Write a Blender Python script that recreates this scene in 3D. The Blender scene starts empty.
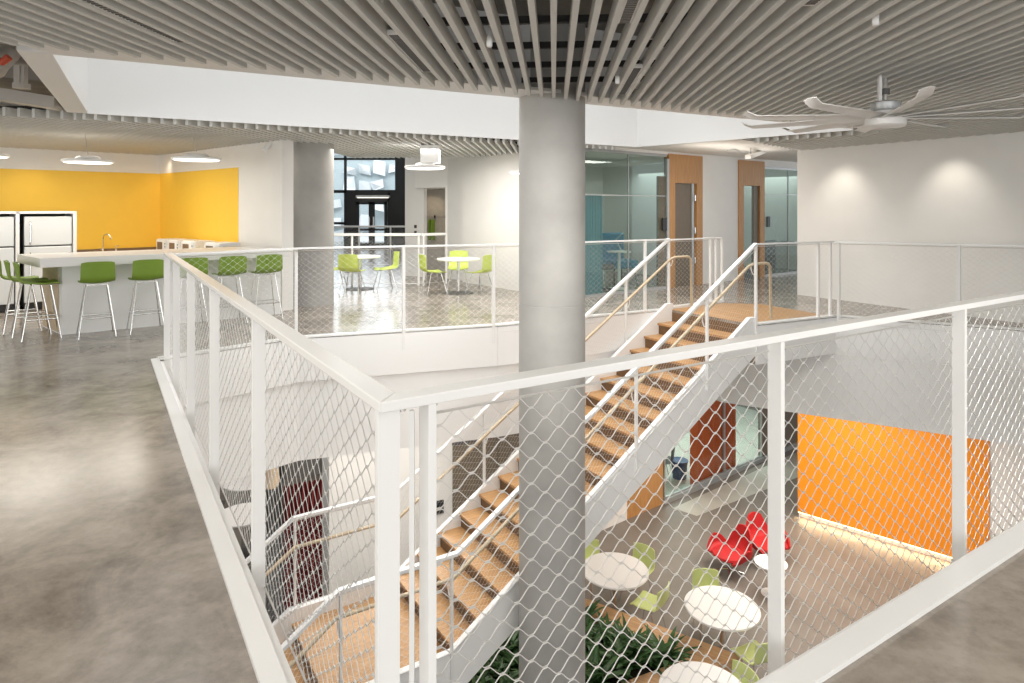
import bpy, math, random
import numpy as np
from mathutils import Vector, Matrix
from mathutils.geometry import tessellate_polygon
random.seed(7)
PI = math.pi
SC = bpy.context.scene
COL = SC.collection

# ------------------------------------------------------------------ camera, world, exposure
F, HZ, EYE = 650.0, 208.0, 1.55           # focal length in px of a 1024 frame, horizon row, eye height over the upper floor
cam_d = bpy.data.cameras.new('camera')
cam = bpy.data.objects.new('camera', cam_d); COL.objects.link(cam)
cam.location = (0, 0, EYE); cam.rotation_euler = (PI/2, 0, 0)
cam_d.sensor_width = 36; cam_d.lens = F/1024*36; cam_d.shift_y = -(341.5-HZ)/1024
cam_d.clip_start = .05; cam_d.clip_end = 200
SC.camera = cam
SC.view_settings.view_transform = 'Standard'
SC.view_settings.look = 'None'
SC.view_settings.gamma = 1
SC.view_settings.use_curve_mapping = False
SC.view_settings.exposure = 0.22
SC.cycles.use_denoising = True
SC.cycles.max_bounces = 10
SC.cycles.diffuse_bounces = 6
SC.cycles.sample_clamp_indirect = 6.0

wd = bpy.data.worlds.new('world'); SC.world = wd; wd.use_nodes = True
wd.node_tree.nodes['Background'].inputs[0].default_value = (.93, .97, 1, 1)
wd.node_tree.nodes['Background'].inputs[1].default_value = 1.15

def area(name, loc, rot, sx, sy, watts, col=(1, 1, 1), spread=180, spec=0):
    l = bpy.data.lights.new(name, 'AREA'); l.shape = 'RECTANGLE'; l.size = sx; l.size_y = sy
    l.energy = watts; l.color = col; l.spread = math.radians(spread); l.specular_factor = spec
    o = bpy.data.objects.new(name, l); COL.objects.link(o); o.location = loc; o.rotation_euler = rot
    return o
def spot(name, loc, target, watts, col, size=60, blend=.8, rad=.05):
    l = bpy.data.lights.new(name, 'SPOT'); l.energy = watts; l.color = col
    l.spot_size = math.radians(size); l.spot_blend = blend; l.shadow_soft_size = rad
    o = bpy.data.objects.new(name, l); COL.objects.link(o); o.location = loc
    o.rotation_euler = (Vector(target)-Vector(loc)).to_track_quat('-Z', 'Y').to_euler()
    return o
# skylight over the ceiling opening, added unseen fill lights, lamps of the upper floor
area('skylight', (.3, 7.6, 3.9), (0, 0, .56), 6.0, 2.6, 130, (1, .985, .96), 105)
area('window_daylight', (1, -5.5, 1.5), (PI/2, 0, 0), 16, 2.4, 270, (1, .975, .94), spec=1)  # unseen fill behind the camera, added for general brightness
area('side_daylight', (-12, 2.5, 1.5), (PI/2, 0, -PI/2), 7, 2.2, 160, (1, .95, .88), spec=1)  # unseen fill from the left, added to brighten the near floor
area('lounge_lamps', (-2.6, 1.6, 2.5), (0, 0, 0), 4.5, 4, 75, (1, .95, .88))  # fill added above the near floor and rail tops, no visible fixture
area('landing_lamps', (3.6, 1.2, 2.5), (0, 0, 0), 4, 2.2, 85, (1, .96, .9))  # unseen panel added to lift the near right floor
area('void_track_lamps', (.7, 4.0, 2.45), (.62, 0, -.3), 2.6, .3, 46, (1, .965, .92), 115)  # fill added for column, stringers and far fascia, no visible track
area('corridor_uplight', (4.0, 11.7, 2.2), (PI, 0, .66), 2.2, .5, 6.5, (1, .92, .82))
area('hall_lamps', (-2.2, 11.2, 2.5), (0, 0, 0), 3.6, 1.6, 105, (1, .96, .91))  # fill added to brighten the hall and the far side of the void
area('corridor_lamps', (3.0, 10.7, 2.5), (0, 0, .6), 2.0, .5, 34, (1, .93, .84))
area('kitchen_lamps', (-6.7, 9.5, 2.45), (0, 0, .65), 2.4, 1.6, 58, (1, .93, .82), spec=1)
area('entry_daylight', (-4.5, 24, 3), (-PI/2, 0, 0), 6, 4, 130, (.93, .97, 1), spec=.2)
area('street_daylight', (-9, 31, 9), (1.2, 0, 0), 14, 5, 1500, (1, 1, 1))  # area light added outdoors to brighten the building opposite
area('lower_lamps', (4.6, 10.6, -1.55), (0, 0, 0), 3, 2, 150, (1, .93, .84))  # fill added under the lower ceiling, fixtures unseen
area('lower_lamps_door', (-1.5, 8.9, -1.55), (0, 0, .5), 2.5, 1, 45, (1, .95, .88))  # added fill near the lower double door, source unseen
area('lower_lamps_room', (-5, 11.5, -1.55), (0, 0, 0), 4, 3, 60, (1, .95, .9))  # added fill for the lower left room, source unseen
area('lower_lamps_study', (4.6, 16.6, -1.6), (0, 0, .6), 4, 2, 200, (.95, 1, .98))  # added fill inside the lower glass room, source unseen
area('study_lamps', (3.4, 14.6, 2.35), (0, 0, .6), 3, 1.6, 22, (.93, 1, .99))
area('office_lamps', (7.2, 17.2, 2.35), (0, 0, .6), 2.5, 1.6, 22, (.95, 1, .98))

# ------------------------------------------------------------------ helpers
def P(x, y, z):
    Y = F*(EYE-z)/(y-HZ); return Vector(((x-512)/F*Y, Y, z))
def Q(x, y, Y):
    return Vector(((x-512)/F*Y, Y, EYE-(y-HZ)/F*Y))
def V(*a): return Vector(a)
def v2(p): return Vector((p[0], p[1], 0))

def tag(o, label=None, cat=None, group=None, kind=None):
    if label: o['label'] = label
    if cat: o['category'] = cat
    if group: o['group'] = group
    if kind: o['kind'] = kind
    return o
def thing(name, label, cat, loc=(0, 0, 0), rz=0, group=None):
    o = bpy.data.objects.new(name, None); COL.objects.link(o); o.empty_display_size = .1
    o.location = loc; o.rotation_euler = (0, 0, rz)
    return tag(o, label, cat, group)
def dup(root, loc, rz, label=None, group=None, mats=None):
    def cp(o, parent):
        c = o.copy(); COL.objects.link(c)
        if parent is not None: c.parent = parent
        for ch in list(o.children): cp(ch, c)
        return c
    r = cp(root, None); r.location = loc; r.rotation_euler = (0, 0, rz)
    return tag(r, label, None, group)

class MB:
    def __init__(s): s.v = []; s.f = []
    def add(s, vs, fs):
        n = len(s.v); s.v.extend([tuple(p) for p in vs]); s.f.extend([tuple(i+n for i in q) for q in fs]); return s
    def box(s, c, size, rz=0, M=None):
        hx, hy, hz = size[0]/2, size[1]/2, size[2]/2
        R = M if M is not None else Matrix.Rotation(rz, 3, 'Z')
        vs = [Vector(c)+R@Vector((a*hx, b*hy, d*hz)) for d in (-1, 1) for b in (-1, 1) for a in (-1, 1)]
        return s.add(vs, [(0, 2, 3, 1), (4, 5, 7, 6), (0, 1, 5, 4), (2, 6, 7, 3), (0, 4, 6, 2), (1, 3, 7, 5)])
    def bar(s, p0, p1, w, h, up=(0, 0, 1)):      # rectangular bar between two points, w sideways, h along up
        p0, p1 = Vector(p0), Vector(p1); d = (p1-p0).normalized(); up = Vector(up)
        if abs(d.dot(up)) > .98: up = Vector((0, 1, 0))
        r = d.cross(up).normalized()*(w/2); u = r.cross(d).normalized()*(h/2)
        vs = [p+a*r+b*u for p in (p0, p1) for a, b in ((-1, -1), (1, -1), (1, 1), (-1, 1))]
        return s.add(vs, [(0, 3, 2, 1), (4, 5, 6, 7), (0, 1, 5, 4), (1, 2, 6, 5), (2, 3, 7, 6), (3, 0, 4, 7)])
    def hull8(s, lo, hi):                        # two quads (lists of 4) joined
        return s.add(list(lo)+list(hi), [(3, 2, 1, 0), (4, 5, 6, 7), (0, 1, 5, 4), (1, 2, 6, 5), (2, 3, 7, 6), (3, 0, 4, 7)])
    def tube(s, pts, r, n=6, cap=True):
        pts = [Vector(p) for p in pts]; m = len(pts); vs = []; fs = []
        for i, p in enumerate(pts):
            d = (pts[min(i+1, m-1)]-pts[max(i-1, 0)]).normalized()
            up = Vector((0, 0, 1)) if abs(d.z) < .95 else Vector((1, 0, 0))
            a = d.cross(up).normalized(); b = a.cross(d)
            rr = r[i] if isinstance(r, (list, tuple)) else r
            for k in range(n):
                t = 2*PI*k/n; vs.append(p+(a*math.cos(t)+b*math.sin(t))*rr)
        for i in range(m-1):
            for k in range(n):
                k2 = (k+1) % n; fs.append((i*n+k, i*n+k2, (i+1)*n+k2, (i+1)*n+k))
        if cap: fs += [tuple(reversed(range(n))), tuple(range((m-1)*n, m*n))]
        return s.add(vs, fs)
    def lathe(s, prof, c=(0, 0, 0), n=32):       # prof: (r, z) from bottom to top, closed with end caps
        c = Vector(c); vs = []; fs = []; m = len(prof)
        for r, z in prof:
            for k in range(n):
                t = 2*PI*k/n; vs.append(c+Vector((r*math.cos(t), r*math.sin(t), z)))
        for i in range(m-1):
            for k in range(n):
                k2 = (k+1) % n; fs.append((i*n+k, i*n+k2, (i+1)*n+k2, (i+1)*n+k))
        fs += [tuple(reversed(range(n))), tuple(range((m-1)*n, m*n))]
        return s.add(vs, fs)
    def prism(s, poly, z0, z1, hole=None):
        loops = [[Vector((p[0], p[1], 0)) for p in poly]]
        if hole: loops.append([Vector((p[0], p[1], 0)) for p in hole])
        flat = [p for l in loops for p in l]; tri = tessellate_polygon(loops); n = len(flat)
        vs = [(p.x, p.y, z0) for p in flat]+[(p.x, p.y, z1) for p in flat]; fs = []
        for t in tri:
            a, b, c = (flat[i] for i in t)
            if (b-a).cross(c-a).z < 0: t = (t[0], t[2], t[1])
            fs.append(tuple(i+n for i in t)); fs.append(tuple(reversed(t)))
        o = 0
        for l in loops:
            m = len(l)
            for i in range(m):
                j = (i+1) % m; fs.append((o+i, o+j, o+j+n, o+i+n))
            o += m
        return s.add(vs, fs)
    def sheet(s, grid, th, closed=True):         # grid[i][j] of points, thickened along its normals
        g = np.array([[tuple(p) for p in row] for row in grid], float); m, n, _ = g.shape
        nr = np.cross(np.gradient(g, axis=0), np.gradient(g, axis=1))
        nr /= np.linalg.norm(nr, axis=2, keepdims=True)+1e-9
        a = (g+nr*th/2).reshape(-1, 3); b = (g-nr*th/2).reshape(-1, 3); N = m*n; fs = []
        for i in range(m-1):
            for j in range(n-1):
                q = (i*n+j, (i+1)*n+j, (i+1)*n+j+1, i*n+j+1)
                fs.append(q); fs.append(tuple(N+k for k in reversed(q)))
        rim = [j for j in range(n)]+[i*n+n-1 for i in range(1, m)]+[(m-1)*n+j for j in range(n-2, -1, -1)]+[i*n for i in range(m-2, 0, -1)]
        for k in range(len(rim)):
            p, q = rim[k], rim[(k+1) % len(rim)]; fs.append((p, q, N+q, N+p))
        return s.add(list(a)+list(b), fs)
    def build(s, name, mat, parent=None, off=None, smooth=False, bevel=0, loc=None):
        me = bpy.data.meshes.new(name)
        vs = s.v if off is None else [(p[0]-off[0], p[1]-off[1], p[2]-off[2]) for p in s.v]
        me.from_pydata(vs, [], s.f); me.materials.append(mat)
        if smooth:
            me.polygons.foreach_set('use_smooth', [True]*len(me.polygons)); me.set_sharp_from_angle(angle=math.radians(40))
        o = bpy.data.objects.new(name, me); COL.objects.link(o)
        if parent is not None: o.parent = parent
        if loc is not None: o.location = loc
        if bevel:
            b = o.modifiers.new('bevel', 'BEVEL'); b.width = bevel; b.segments = 2; b.limit_method = 'ANGLE'
        return o
def struct(o): o['kind'] = 'structure'; return o

# ------------------------------------------------------------------ materials
def mat(name, col, rough=.5, metal=0, noise=0, scale=8, spec=.5, emit=0, emit_col=None, bump=0, coat=0):
    m = bpy.data.materials.new(name); m.use_nodes = True; nt = m.node_tree; b = nt.nodes['Principled BSDF']
    b.inputs['Base Color'].default_value = (*col, 1); b.inputs['Roughness'].default_value = rough
    b.inputs['Metallic'].default_value = metal; b.inputs['Specular IOR Level'].default_value = spec
    b.inputs['Coat Weight'].default_value = coat
    if emit: b.inputs['Emission Color'].default_value = (*(emit_col or col), 1); b.inputs['Emission Strength'].default_value = emit
    if noise or bump:
        tc = nt.nodes.new('ShaderNodeTexCoord'); n = nt.nodes.new('ShaderNodeTexNoise')
        n.inputs['Scale'].default_value = scale; n.inputs['Detail'].default_value = 6
        nt.links.new(tc.outputs['Object'], n.inputs['Vector'])
        if noise:
            r = nt.nodes.new('ShaderNodeMapRange'); r.inputs[1].default_value = .3; r.inputs[2].default_value = .7
            r.inputs[3].default_value = 1-noise; r.inputs[4].default_value = 1+noise
            nt.links.new(n.outputs['Fac'], r.inputs[0])
            mx = nt.nodes.new('ShaderNodeVectorMath'); mx.operation = 'SCALE'; mx.inputs[0].default_value = col
            nt.links.new(r.outputs[0], mx.inputs['Scale']); nt.links.new(mx.outputs[0], b.inputs['Base Color'])
        if bump:
            bp = nt.nodes.new('ShaderNodeBump'); bp.inputs['Strength'].default_value = bump
            nt.links.new(n.outputs['Fac'], bp.inputs['Height']); nt.links.new(bp.outputs[0], b.inputs['Normal'])
    return m
def concrete_floor(name, dark, light, rough):
    m = bpy.data.materials.new(name); m.use_nodes = True; nt = m.node_tree; b = nt.nodes['Principled BSDF']
    b.inputs['Specular IOR Level'].default_value = .75
    tc = nt.nodes.new('ShaderNodeTexCoord')
    n1 = nt.nodes.new('ShaderNodeTexNoise'); n1.inputs['Scale'].default_value = 2.1; n1.inputs['Detail'].default_value = 9; n1.inputs['Roughness'].default_value = .66; n1.inputs['Distortion'].default_value = .6
    n2 = nt.nodes.new('ShaderNodeTexNoise'); n2.inputs['Scale'].default_value = 10; n2.inputs['Detail'].default_value = 8; n2.inputs['Roughness'].default_value = .7
    for n in (n1, n2): nt.links.new(tc.outputs['Object'], n.inputs['Vector'])
    ad = nt.nodes.new('ShaderNodeMath'); ad.operation = 'MULTIPLY_ADD'; ad.inputs[1].default_value = .5
    nt.links.new(n2.outputs['Fac'], ad.inputs[0]); nt.links.new(n1.outputs['Fac'], ad.inputs[2])
    rp = nt.nodes.new('ShaderNodeValToRGB')
    rp.color_ramp.elements[0].position = .54; rp.color_ramp.elements[0].color = (*dark, 1)
    rp.color_ramp.elements[1].position = .9; rp.color_ramp.elements[1].color = (*light, 1)
    nt.links.new(ad.outputs[0], rp.inputs[0]); nt.links.new(rp.outputs[0], b.inputs['Base Color'])
    r = nt.nodes.new('ShaderNodeMapRange'); r.inputs[3].default_value = rough-.06; r.inputs[4].default_value = rough+.1
    nt.links.new(n1.outputs['Fac'], r.inputs[0]); nt.links.new(r.outputs[0], b.inputs['Roughness'])
    return m
def wood(name, c1, c2, rough=.4, scale=3, axis=0, ang=0):
    m = bpy.data.materials.new(name); m.use_nodes = True; nt = m.node_tree; b = nt.nodes['Principled BSDF']
    tc = nt.nodes.new('ShaderNodeTexCoord'); mp = nt.nodes.new('ShaderNodeMapping')
    sc = [14, 14, 14]; sc[axis] = 1.2; mp.inputs['Scale'].default_value = sc; mp.inputs['Rotation'].default_value = (0, 0, ang)
    mp.vector_type = 'TEXTURE'; mp.inputs['Scale'].default_value = [1/q for q in sc]
    n = nt.nodes.new('ShaderNodeTexNoise'); n.inputs['Scale'].default_value = scale; n.inputs['Detail'].default_value = 6
    rp = nt.nodes.new('ShaderNodeValToRGB'); rp.color_ramp.elements[0].position = .35; rp.color_ramp.elements[1].position = .7
    rp.color_ramp.elements[0].color = (*c1, 1); rp.color_ramp.elements[1].color = (*c2, 1)
    nt.links.new(tc.outputs['Object'], mp.inputs[0]); nt.links.new(mp.outputs[0], n.inputs['Vector'])
    nt.links.new(n.outputs['Fac'], rp.inputs[0]); nt.links.new(rp.outputs[0], b.inputs['Base Color'])
    b.inputs['Roughness'].default_value = rough
    return m
def glass(name, tint, refl=.1):
    m = bpy.data.materials.new(name); m.use_nodes = True; nt = m.node_tree
    for n in list(nt.nodes): nt.nodes.remove(n)
    out = nt.nodes.new('ShaderNodeOutputMaterial'); mx = nt.nodes.new('ShaderNodeMixShader')
    t = nt.nodes.new('ShaderNodeBsdfTransparent'); t.inputs[0].default_value = (*tint, 1)
    g = nt.nodes.new('ShaderNodeBsdfGlossy'); g.inputs['Roughness'].default_value = .02; g.inputs[0].default_value = (.9, .95, .95, 1)
    mx.inputs[0].default_value = refl
    nt.links.new(t.outputs[0], mx.inputs[1]); nt.links.new(g.outputs[0], mx.inputs[2]); nt.links.new(mx.outputs[0], out.inputs[0])
    return m
M = dict(
    white=mat('white_paint', (.86, .855, .84), .55),
    wall=mat('wall_paint', (.83, .815, .785), .75, noise=.015, scale=3),
    steelwhite=mat('white_steel', (.85, .845, .83), .24),
    slat=mat('slat_paint', (.67, .67, .645), .6, noise=.03, scale=5),
    deck=mat('deck_grey', (.30, .285, .26), .9, noise=.25, scale=2),
    carrier=mat('carrier_black', (.02, .02, .02), .6),
    column=mat('column_concrete', (.385, .375, .355), .65, noise=.13, scale=2.2, bump=.05),
    floor=concrete_floor('polished_concrete', (.165, .137, .11), (.37, .325, .275), .17),
    carpet=mat('lower_floor_concrete', (.20, .175, .15), .5, noise=.14, scale=1.6),
    pale=mat('pale_floor', (.48, .47, .42), .4, noise=.06, scale=3),  # floor of the glass room, also the painted light band beside it
    wire=mat('stainless_wire', (.74, .73, .71), .34, metal=.55),
    yellow=mat('yellow_paint', (.95, .60, .065), .6, noise=.01),
    orange=mat('orange_paint', (.90, .30, .01), .6, noise=.02, scale=2),
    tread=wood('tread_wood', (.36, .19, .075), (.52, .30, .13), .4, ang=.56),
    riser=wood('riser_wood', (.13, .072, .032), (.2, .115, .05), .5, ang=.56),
    oak=wood('oak_veneer', (.44, .215, .07), (.53, .28, .10), .45, axis=2),
    deckwood=wood('planter_wood', (.50, .28, .135), (.66, .41, .22), .5, ang=-.57),
    handrail=mat('handrail_oak', (.50, .40, .27), .45, noise=.08),
    stoolgreen=mat('stool_green', (.19, .30, .03), .55, noise=.03, scale=20),
    lime=mat('lime_shell', (.60, .72, .13), .5),
    limepale=mat('pale_lime_shell', (.66, .74, .30), .5),
    chrome=mat('chrome', (.75, .75, .74), .18, metal=1),
    tabletop=mat('table_laminate', (.83, .81, .79), .35),
    red=mat('red_felt', (.43, .008, .010), .65, noise=.08, scale=12),
    black=mat('black_metal', (.02, .02, .022), .4),
    darkgrey=mat('dark_grey', (.10, .095, .09), .5),
    brown=mat('brown_door', (.17, .135, .095), .5, noise=.04),
    steel=mat('fridge_white', (.74, .76, .77), .3),
    grey=mat('grey_aluminium', (.42, .43, .43), .35, metal=.5),
    lamp=mat('lamp_diffuser', (1, .97, .9), .5, emit=2.2, emit_col=(1, .95, .86)),
    curtainblue=mat('blue_curtain', (.19, .35, .41), .8, noise=.05),
    curtainorange=mat('orange_curtain', (.75, .11, .012), .8, noise=.05),
    curtainred=mat('dark_red_curtain', (.17, .012, .012), .8, noise=.05),
    curtaingrey=mat('grey_curtain', (.27, .27, .26), .8, noise=.05),
    blue=mat('blue_fabric', (.05, .30, .50), .6),
    navy=mat('navy_plastic', (.02, .05, .16), .5),
    glass=glass('clear_glass', (.80, .88, .855), .05),
    glassout=glass('facade_glass', (.93, .96, .97), .06),
    leaf=mat('leaf_green', (.035, .10, .022), .45, noise=.4, scale=14),
    soil=mat('soil', (.03, .022, .015), .9),
    facade=mat('facade_panel', (.72, .74, .76), .5),
    facadeglass=mat('facade_window', (.42, .48, .5), .15),
    duct=mat('galvanised_duct', (.45, .42, .38), .5, metal=.3),
    pipe=mat('red_pipe', (.45, .06, .02), .5),
    beam=mat('steel_beam', (.30, .28, .25), .7),
    glow=mat('cove_led', (1, .8, .5), .5, emit=4, emit_col=(1, .74, .42)),
    fan=mat('fan_white', (.74, .73, .71), .4),
    stone=mat('brown_splash', (.20, .13, .075), .5),
)

# ------------------------------------------------------------------ plan: the void, its edges, the stair line
C0 = P(380, 414, 1.07); L_ = P(163.5, 252, 1.07)
C0.z = 0
b_ = Vector((.8445, .5356, 0)).normalized(); a_ = Vector((-b_.y, b_.x, 0))
def uv(u, v, z=0): return C0+a_*u+b_*v+Vector((0, 0, z))
def u_at(x, v):     # u on the line v=const seen at pixel column x
    k = (x-512)/F; p = uv(0, v); return (k*p.y-p.x)/(a_.x-k*a_.y)
def v_at(x, u):
    k = (x-512)/F; p = uv(u, 0); return (k*p.y-p.x)/(b_.x-k*b_.y)
UL = u_at(163.5, 0)
Lp = uv(UL, -.04)
K1, K2, K3 = V(-2.55, 7.75, 0), V(-.2, 8.55, 0), V(1.04, 9.2, 0)
NF = V(2.40, 9.92, 0); NN = NF-a_*1.54
RC, RR, RE = V(4.62, 9.3, 0), V(6.1, 8.45, 0), V(9.3, 6.6, 0)
CV = uv(-.10, -.04); RX = uv(-.10, 11.6)
VOID = [CV, Lp, K1, K2, K3, NF, NN, RC, RR, RE, RX]
ZG, ZF = -4.5, -1.45         # lower floor, lower ceiling
def line_at(p, d, x):        # point of the plan line p+t*d seen at pixel column x
    k = (x-512)/F; t = (k*p.y-p.x)/(d.x-k*d.y); return p+d*t

# ------------------------------------------------------------------ shell: floors, fascia, curbs
LOW = [CV, Lp, K1, K2, K3, NF, V(2.9, 10.9, 0), V(3.25, 10.09, 0), RC, RR, RE, RX]
struct(MB().prism([(-16, -5), (13, -5), (13, 30), (-16, 30)], -.52, 0, VOID).build('floor', M['floor']))
struct(MB().prism([(-16, -5), (13, -5), (13, 30), (-16, 30)], ZF, -.52, LOW).build('ceiling_lower', M['white']))
struct(MB().prism([(-18, -8), (16, -8), (16, 32), (-18, 32)], ZG-.2, ZG).build('floor', M['carpet']))
cen = sum((p for p in VOID), Vector())/len(VOID)
fz = MB()
for loop, z0, z1, t in ((VOID, -.52, -.012, .035), (LOW, ZF-.01, -.53, .012)):      # white slab edge all round the void, in two set-back bands
    n = len(loop)
    for i in range(n):
        p, q = loop[i], loop[(i+1) % n]
        if p is NF and q is NN: continue
        d = (q-p).normalized(); nn_ = Vector((d.y, -d.x, 0))
        if nn_.dot(cen-p) < 0: nn_ = -nn_
        fz.hull8([p+V(0, 0, z0), q+V(0, 0, z0), q+nn_*t+V(0, 0, z0), p+nn_*t+V(0, 0, z0)],
                 [p+V(0, 0, z1), q+V(0, 0, z1), q+nn_*t+V(0, 0, z1), p+nn_*t+V(0, 0, z1)])
struct(fz.build('trim_1', M['white']))
cb = MB()
def strip(p, q, w0, w1, nrm, z0, z1):
    cb.hull8([p+nrm*w0+V(0, 0, z0), q+nrm*w0+V(0, 0, z0), q+nrm*w1+V(0, 0, z0), p+nrm*w1+V(0, 0, z0)],
             [p+nrm*w0+V(0, 0, z1), q+nrm*w0+V(0, 0, z1), q+nrm*w1+V(0, 0, z1), p+nrm*w1+V(0, 0, z1)])
strip(uv(-.195, 0), uv(UL, 0), -.04, -.115, b_, .001, .02)
strip(uv(0, -.115), uv(0, 11.6), -.10, -.195, a_, .001, .02)
struct(cb.build('trim_2', M['steelwhite']))
cb = MB()
for p, q in ((Lp, K1), (K1, K2), (K2, K3), (K3, NF), (NN, RC), (RC, RR), (RR, RE)):
    d = (q-p).normalized(); o_ = Vector((-d.y, d.x, 0))
    if o_.dot(cen-p) > 0: o_ = -o_
    strip(p, q, -.034, .07, o_, .001, .02)
struct(cb.build('trim_3', M['steelwhite']))

# ------------------------------------------------------------------ walls
def wall(name, p, q, z0, z1, m, th=.1, side=1):
    p, q = v2(p), v2(q); d = (q-p).normalized(); nrm = Vector((-d.y, d.x, 0))*th*side
    o = MB().hull8([p+V(0, 0, z0), q+V(0, 0, z0), q+nrm+V(0, 0, z0), p+nrm+V(0, 0, z0)],
                   [p+V(0, 0, z1), q+V(0, 0, z1), q+nrm+V(0, 0, z1), p+nrm+V(0, 0, z1)]).build(name, m)
    return struct(o)
ZC = 2.57                                           # underside of the slats
KW0, KC, KE = V(-11.5, 8.2, 0), V(-6.83, 12.62, 0), V(-3.46, 9.78, 0)    # kitchen back wall, corner, end of its side wall
kd = (KC-KW0).normalized(); ks = (KE-KC).normalized()
KW0 = KC-kd*8.0
wall('wall_kitchen_back', KW0, KC, 0, 3.6, M['wall'])
wall('wall_kitchen_side', KC, KE, 0, 3.6, M['wall'], .19)
YZ0, YZ1 = .70, 2.215
o = MB().hull8([KW0+V(0, 0, YZ0), KC+V(0, 0, YZ0), KC+ks*.003*0+V(.0, -.006, YZ0), KW0+V(.004, -.004, YZ0)],
               [KW0+V(0, 0, YZ1), KC+V(0, 0, YZ1), KC+V(0, -.006, YZ1), KW0+V(.004, -.004, YZ1)]).build('wall_paint_back', M['yellow']); struct(o)
yend = line_at(KC, ks, 238.5); kn = Vector((ks.y, -ks.x, 0)).normalized()
if kn.y > 0: kn = -kn
o = MB().hull8([KC+V(0, 0, YZ0), yend+V(0, 0, YZ0), yend+kn*.006+V(0, 0, YZ0), KC+kn*.006+V(0, 0, YZ0)],
               [KC+V(0, 0, YZ1), yend+V(0, 0, YZ1), yend+kn*.006+V(0, 0, YZ1), KC+kn*.006+V(0, 0, YZ1)]).build('wall_paint_side', M['yellow']); struct(o)
# far wall of the hall and glazed study wall
WA, WB = V(-1.42, 14.3, 0), V(-.2, 12.75, 0)
W0 = V(1.26, 11.22, 0); wdir = Vector((.79, .613, 0)).normalized()
W0b = W0-wdir*.25
wall('wall_hall', WA, WB, 0, 4.6, M['wall']); wall('wall_hall_end', WB, W0b, 0, 3.6, M['wall'])
wn = Vector((-wdir.y, wdir.x, 0))
w_d1a, w_d1b = line_at(W0, wdir, 666), line_at(W0, wdir, 701.5)
w_d2a, w_d2b = line_at(W0, wdir, 738), line_at(W0, wdir, 763.5)
w_end = line_at(W0, wdir, 815)
ZW = 2.46
wall('wall_study', w_d1b, w_d2a, 0, 3.6, M['wall'], .15)
wall('wall_study_head', W0b, w_d1b, ZW+.12, 3.6, M['wall'], .15)
wall('wall_office_head', w_d2a, w_end, ZW+.02, 3.6, M['wall'], .15)
# big blank wall at right
RW0, RW1 = V(5.1, 11.62, 0), V(8.6, 5.9, 0)
rwd = (RW1-RW0).normalized()
wall('wall_right', RW0, RW0+rwd*8.5, 0, 3.6, M['wall'], .25, 1)
# study rooms behind the glass
bk = wn*3.3
wall('wall_study_back', W0b+bk, w_end+bk, 0, 3.6, M['wall'])
wall('wall_study_left', W0b+wn*.2, W0b+bk, 0, 3.6, M['wall'])
dv = (w_d1b+w_d2a)/2
wall('wall_study_middle', dv+wn*.2, dv+bk, 0, 3.6, M['wall'])
wall('wall_office_end', w_end, w_end+bk, 0, 3.6, M['wall'])
struct(MB().prism([W0b+wn*.16, w_end+wn*.16, w_end+bk, W0b+bk], 2.55, 2.6).build('ceiling_study', M['wall']))
struct(MB().prism([P(640, 148, 2.63)+V(0, .12, 0), W0b+V(0, .02, 0)+wdir*.9, w_end, P(797, 148, 2.63), P(735, 139.5, 2.63)], 2.64, 2.7).build('ceiling_corridor', M['wall']))
# lower floor walls, all on one line
GA = V(1.26, 11.86, 0); gd = Vector((.786, .617, 0)).normalized(); gn = Vector((-gd.y, gd.x, 0))
G2 = (V(-.95, 10.62, 0)-GA).normalized()
g_win, g_end = line_at(GA, gd, 663), line_at(GA, gd, 860)
g_wood = line_at(GA, gd, 627)
g_cur = line_at(GA, G2, 325)
wall('wall_lower_white', g_cur, GA, ZG, ZF, M['wall'], .12, -1 if G2.x > 0 else 1)
wall('wall_lower_stair', GA, g_wood, ZG, ZF, M['wall'], .12)
o = wall('wall_lower_wood', g_wood, g_win, ZG, ZF, M['oak'], .16)
g_br0, g_br1 = line_at(GA, gd, 762), line_at(GA, gd, 830)
wall('wall_lower_brown', g_br0, g_br1, ZG, ZF, M['brown'], .1)
OW0, OW1 = V(5.57, 12.69, 0), V(7.84, 10.68, 0); od = (OW1-OW0).normalized(); on_ = Vector((od.y, -od.x, 0))
if on_.y > 0: on_ = -on_
wall('wall_orange', OW0-on_*.02, OW1-on_*.02, ZG+.12, ZF-.05, M['orange'], .2)
wall('wall_lower_right', OW1-on_*.04, OW1-on_*.04+od*4, ZG, ZF, M['wall'], .2)
wall('wall_orange_base', OW0-on_*.10, OW1-on_*.10, ZG, ZG+.12, M['white'], .1)
o = MB().bar(OW0-on_*.06+V(0, 0, ZG+.10), OW1-on_*.06+V(0, 0, ZG+.10), .03, .02).build('cove_light', M['glow'])
tag(o, 'warm strip light glowing under the bottom edge of the orange wall', 'light strip')
l = area('cove_light_lamp', (OW0+OW1)/2-on_*.035+V(0, 0, ZG+.095), (0, 0, 0), 3.0, .04, 13, (1, .74, .42))
l.rotation_euler = (on_+V(0, 0, -.35)).to_track_quat('-Z', 'Y').to_euler()
l.rotation_euler = (Matrix(((od.x, -on_.x*0, 0), (0, 0, 0), (0, 0, 0))) and (Matrix((od, od.cross(-(on_*.9+V(0, 0, -.4)).normalized())*-1, -(on_*.9+V(0, 0, -.4)).normalized())).transposed()).to_euler())
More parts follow.
